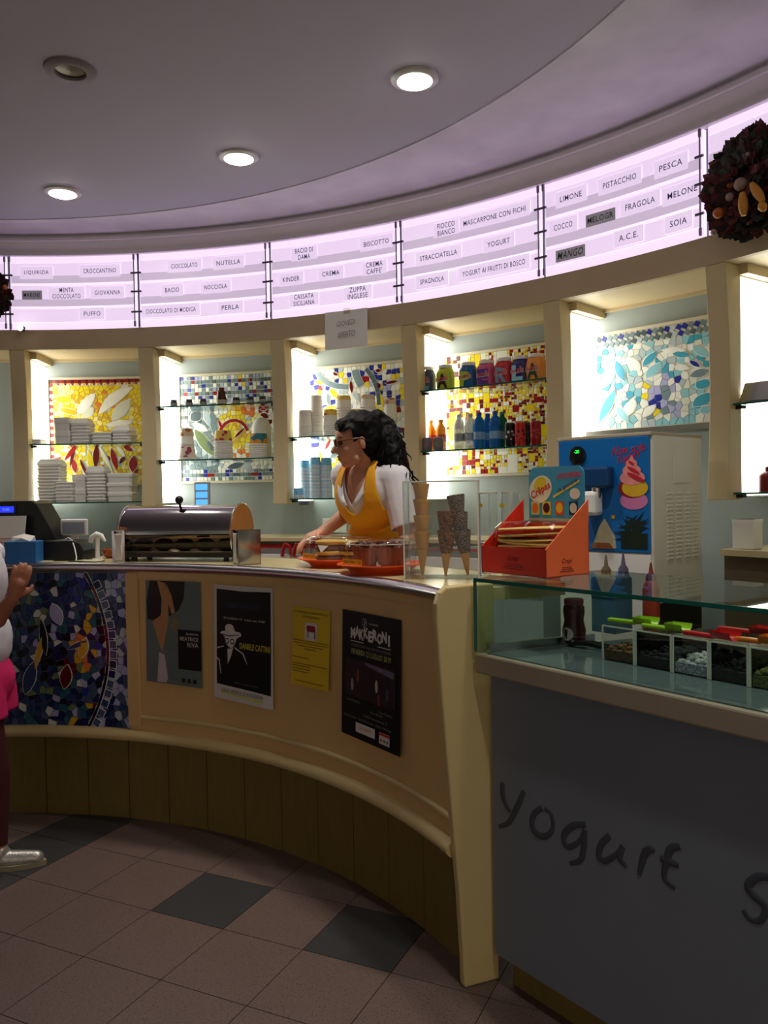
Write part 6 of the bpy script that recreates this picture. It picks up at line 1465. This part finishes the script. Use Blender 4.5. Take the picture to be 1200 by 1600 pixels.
for s_ in (-1, 1):
    ctr = H + hf * .098 + hs * .032 * s_ - hu * .006
    MB().tube([tuple(ctr + hs * .025 * math.cos(a) + hu * .020 * math.sin(a) - hf * .008 * abs(math.cos(a)) * (1 if math.cos(a) * s_ > 0 else 0)) for a in [2 * math.pi * i / 20 for i in range(20)]], .0030, 6, closed=True).build('rim', M_frame_g, gl, world=True, smooth=True)
    ell(MB(), ctr - hf * .003, HA, (.0008, .024, .019)).build('lens', glass('brown_lens', (196, 150, 120)), gl, world=True)
    MB().tube([tuple(H + hf * .092 + hs * .057 * s_ + hu * .004), tuple(H + hf * .04 + hs * .074 * s_ + hu * .002), tuple(H - hf * .012 + hs * .080 * s_ - hu * .002), tuple(H - hf * .022 + hs * .079 * s_ - hu * .02)], .0034, 6).build('temple', M_frame_g, gl, world=True, smooth=True)
MB().tube([tuple(H + hf * .100 + hs * q * .009) for q in (-1, 0, 1)], .003, 6).build('bridge', M_frame_g, gl, world=True, smooth=True)
# hair: cap on the skull, bound high, a curly mass down the back
hm = MB()
ell(hm, H + hu * .038 - hf * .024, HA, (.098, .084, .088)); ell(hm, H - hf * .050 + hu * .0, HA, (.066, .080, .085)); ell(hm, H + hf * .040 + hu * .062, HA, (.046, .066, .040)); ell(hm, H - hf * .045 - hu * .055, HA, (.042, .062, .045))
for s_ in (-1, 1): ell(hm, H + hf * .022 + hu * .030 + hs * .060 * s_, HA, (.045, .020, .042)); ell(hm, H - hf * .045 - hu * .02 + hs * .058 * s_, HA, (.040, .028, .055))
tail = [(589, 657, 3.66), (599, 668, 3.66), (606, 686, 3.64), (612, 706, 3.62), (618, 726, 3.60), (624, 744, 3.58), (631, 762, 3.56), (637, 780, 3.55), (642, 800, 3.55)]
chain(hm, [Wp(*q) for q in tail], [.040, .056, .062, .064, .062, .052, .040, .026, .010])
ell(hm, Wp(588, 652, 3.66), HA, (.045, .05, .034)); ell(hm, Wp(592, 715, 3.62), (Vector((1, 0, 0)), Vector((0, 1, 0)), up), (.05, .045, .07)); ell(hm, Wp(598, 735, 3.60), (Vector((1, 0, 0)), Vector((0, 1, 0)), up), (.042, .04, .045))
def keep_hair(p):
    q = p - H; a, b, z_ = q.dot(hf), q.dot(hs), q.dot(hu)
    return not (a > .028 and z_ < .034 + max(0, .070 - a) * .35 and abs(b) < .09 and z_ > -.2)
fuse('hair', hm, M_hair, wk, vox=.007, smooth=2, keep=keep_hair, disp=.016, dscale=.03)
st = MB(); R_ = random.Random(8)
for i in range(90):
    k = R_.randint(1, 6); q = Wp(*tail[k]); q2 = Wp(*tail[min(8, k + 2)]); off = Vector((R_.uniform(-.05, .06), R_.uniform(-.05, .03), R_.uniform(-.03, .03)))
    pts = [tuple(q + off * (1 + .25 * j / 6) + (q2 - q) * (j / 6) + Vector((.008 * math.sin(j * 1.7 + i), .008 * math.cos(j * 1.5 + i), 0))) for j in range(7)]
    st.tube(pts, [.004, .0042, .004, .004, .0035, .003, .001], 5)
for i in range(26):
    a = R_.uniform(-.9, .9); q = H + hf * .075 + hu * (.055 + .01 * R_.random()) + hs * a * .06
    st.tube([tuple(q), tuple(q + hu * .022 - hf * .02), tuple(q + hu * .030 - hf * .05), tuple(q + hu * .028 - hf * .085)], [.0015, .003, .003, .002], 5)
o = st.build('hair_strands', M_hair, wk, world=True, smooth=True); o['kind'] = 'stuff'
# clothes
def tloc(p): q = p - c; return q.dot(tl), q.dot(tf), q.z
slR = shR + (elR - shR) * .42; slL = shL + (elL - shL) * .80
shm = MB()
ell(shm, c + up * .02, TA_, (.167, .107, .158)); ell(shm, waist, TA_, (.138, .103, .17)); ell(shm, pel + up * .05, TA_, (.172, .122, .12)); cap(shm, shR, shL, .068, .068); cap(shm, shR, slR, .058, .056); cap(shm, shL, slL, .068, .070)
def keep_shirt(p):
    a, b, z_ = tloc(p)
    if b > .0 and z_ > -.035 and abs(a + .01) < .012 + .066 * (z_ + .035) / .15: return False
    if z_ > .135 and abs(a) < .07: return False
    if (p - shL).dot((elL - shL).normalized()) > (slL - shL).length + .004 and a > .08: return False
    if (p - shR).dot((elR - shR).normalized()) > (slR - shR).length + .004 and a < -.10: return False
    return True
fuse('shirt', shm, M_shirtw, wk, vox=.007, smooth=3, keep=keep_shirt, disp=.008, dscale=.09, thick=.003)
for s_ in (-1, 1):                                    # collar leaves lying round the neck opening
    v = []
    for i in range(8):
        t = i / 7; a = -.01 + s_ * (.012 + .075 * t ** .8); z_ = -.030 + .165 * t; b = .122 - .085 * t ** 1.8
        pin = c + tl * a + tf * b + up * z_; wdt = .013 + .015 * math.sin(math.pi * (.1 + .85 * t))
        v += [tuple(pin + tf * .004), tuple(pin + tl * s_ * wdt + tf * .010 - up * .010)]
    f_ = [(2 * i, 2 * i + 1, 2 * i + 3, 2 * i + 2) for i in range(7)]
    o = MB().add(v, f_).build('collar', M_shirtw, wk, world=True, smooth=True); q = o.modifiers.new('thickness', 'SOLIDIFY'); q.thickness = .003
apm = MB()
ell(apm, c + up * .02, TA_, (.181, .124, .172)); ell(apm, waist, TA_, (.147, .112, .18)); ell(apm, pel + up * .03, TA_, (.182, .132, .15)); cap(apm, shR, shL, .080, .080)
def keep_apron(p):
    a, b, z_ = tloc(p)
    if p.z < .98: return False
    if z_ < -.09: return b > -.09 or p.z < 1.25
    lim = (.132 if a > 0 else .160) - .03 * max(0, z_ + .02) / .12
    if abs(a) > lim + (.03 if z_ < -.05 else 0): return False
    if abs(a + .004) < .068 and z_ > -.075 + (a / .068) ** 2 * .07: return False
    return b > -.10
fuse('apron', apm, M_apron, wk, vox=.007, smooth=3, keep=keep_apron, disp=.006, dscale=.08, thick=.003)
tr = MB()
for s_ in (-1, 1):
    hip = pel + tl * .085 * s_ - up * .05; kn = Vector((hip.x + tf.x * .02, hip.y + tf.y * .02, .66)); an = Vector((hip.x - tf.x * .03, hip.y - tf.y * .03, .285)); chain(tr, [hip, kn, an], [.095, .070, .058])
ell(tr, pel - up * .03, TA_, (.172, .122, .12)); fuse('trousers', tr, M_trous, wk, vox=.012)
for s_ in (-1, 1):
    hip = pel + tl * .085 * s_; an = Vector((hip.x - tf.x * .03, hip.y - tf.y * .03, .24)); q = MB(); cap(q, an, an + tf * .15 - up * .002, .042, .036); q.build('shoe', M_black, wk, world=True, smooth=True)
# ---- customer at the counter, mostly outside the view
D2 = 3.44
def Cp(px, py, D=D2): return atdepth(px, py, D)
f2 = Vector((.985, .17, 0)); l2 = Vector((-f2.y, f2.x, 0))
pb_ = Cp(-24, 1062); bz = Vector((pb_.x, pb_.y, 0))
cu = thing('person', 'customer in white top, pink shorts and silver shoes at the counter', 'person', tuple(bz))
ch_ = Cp(-34, 905); B2 = (f2, l2, up); nk = Cp(-46, 838); hd = Cp(-66, 765)
sm = MB()
ell(sm, pb_, B2, (.105, .15, .12)); ell(sm, Cp(-30, 985), B2, (.085, .12, .13)); ell(sm, ch_, B2, (.10, .155, .15)); cap(sm, nk - up * .03, hd - up * .05, .05, .045)
s1 = Cp(-32, 868) - l2 * .15; s2 = Cp(-32, 868) + l2 * .15; cap(sm, s1, s2, .05, .05)
el1 = Cp(-4, 968, 3.26); hn1 = Cp(20, 934, 3.22); chain(sm, [s1, el1], [.043, .036]); chain(sm, [el1, hn1], [.034, .025]); hand(sm, hn1, Vector((.35, .0, .9)), Vector((-.5, .8, .3)), .155, .42, -1)
el2 = Cp(-20, 975, 3.62); hn2 = Cp(-10, 1060, 3.58); chain(sm, [s2, el2], [.043, .036]); chain(sm, [el2, hn2], [.034, .025]); hand(sm, hn2, Vector((.2, 0, -1)), Vector((0, -1, 0)), .15, .4, 1)
ank = []
for s_, dx in ((-1, 0.0), (1, -.20)):
    hip = pb_ + l2 * .075 * s_ - up * .06; an = bz + l2 * .085 * s_ + f2 * (dx + .055) + up * .085; kn = (hip + an) / 2 + f2 * .03; chain(sm, [hip, kn, an], [.075, .052, .036]); cap(sm, an - up * .035, an + f2 * .13 - up * .055, .034, .024); ank.append(an)
ell(sm, hd, B2, (.092, .075, .105)); ell(sm, hd + f2 * .045 - up * .05, B2, (.05, .05, .06)); cap(sm, hd + f2 * .085 - up * .0, hd + f2 * .108 - up * .032, .009, .012); ell(sm, hd + f2 * .085 - up * .066, B2, (.014, .022, .012))
for s_ in (-1, 1): ell(sm, hd - f2 * .01 - up * .02 + l2 * .075 * s_, B2, (.018, .010, .03))
fuse('body', sm, M_skin2, cu, vox=.0055, smooth=3)
for s_ in (-1, 1): MB().sph(tuple(hd + f2 * .082 + l2 * .03 * s_), .012, 10, 7).build('eye', M_eye, cu, world=True, smooth=True)
hh = MB(); ell(hh, hd - f2 * .02 + up * .025, B2, (.10, .086, .095)); ell(hh, hd - f2 * .06 - up * .06, B2, (.05, .07, .10)); fuse('hair', hh, mat('brown_hair', (54, 34, 24), .5, noise=.3, scale=60, bump=.4), cu, vox=.009, keep=lambda p: not ((p - hd).dot(f2) > .03 and (p - hd).z < .055), disp=.01)
to = MB(); ell(to, Cp(-28, 1000), B2, (.118, .150, .16)); ell(to, ch_, B2, (.112, .168, .16)); cap(to, s1, s2, .062, .062); cap(to, s1, s1 + (el1 - s1) * .60, .058, .058); cap(to, s2, s2 + (el2 - s2) * .60, .058, .058)
zt_ = Cp(0, 1034).z
fuse('top', to, M_shirtw, cu, vox=.009, keep=lambda p: p.z > zt_ - .006 and not ((p - nk).length < .085 and p.z > nk.z - .02), disp=.008, dscale=.07, thick=.003)
sh_ = MB(); ell(sh_, pb_, B2, (.118, .160, .13)); zs_ = Cp(0, 1112).z
for s_ in (-1, 1): cap(sh_, pb_ + l2 * .078 * s_ - up * .02, pb_ + l2 * .082 * s_ + f2 * .022 - up * .22, .100, .098)
fuse('shorts', sh_, mat('pink_cotton', (226, 36, 110), .7, noise=.06, scale=20, bump=.1), cu, vox=.009, keep=lambda p: zs_ - .01 < p.z < zt_ + .02, disp=.008, dscale=.07, thick=.003)
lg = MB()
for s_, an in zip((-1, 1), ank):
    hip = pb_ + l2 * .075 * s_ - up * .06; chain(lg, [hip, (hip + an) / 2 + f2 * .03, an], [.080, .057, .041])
fuse('leg_shade', lg, mat('maroon_leg_shade', (74, 26, 28), .8, noise=.08), cu, vox=.009, smooth=3, keep=lambda p: .10 < p.z < zs_ + .06)  # dark maroon shell over the legs, standing in for the shade on them
M_silver = mat('silver_sequin', (190, 186, 180), .3, .6, noise=.5, scale=160, bump=.8)
for an in ank:
    an = Vector(an); sp = sub('shoe', cu)
    q = MB(); cap(q, an + f2 * -.02 - up * .045, an + f2 * .155 - up * .052, .040, .030); ell(q, an + f2 * .0 - up * .02, B2, (.05, .042, .045))
    fuse('upper', q, M_silver, sp, vox=.006, smooth=2, keep=lambda p: p.z > .012 and p.z < an.z + .022)
    pts = []
    for i in range(24):
        a = 2 * math.pi * i / 24; ca, sa = math.cos(a), math.sin(a); q_ = an + f2 * (.065 + .130 * ca) + l2 * (.044 - .008 * (ca > 0) * ca) * sa; pts.append((q_.x, q_.y))
    MB().prism(pts[::1], 0.0005, .022).build('sole', mat('shoe_sole', (150, 138, 116), .6, noise=.05), sp, world=True, smooth=True)
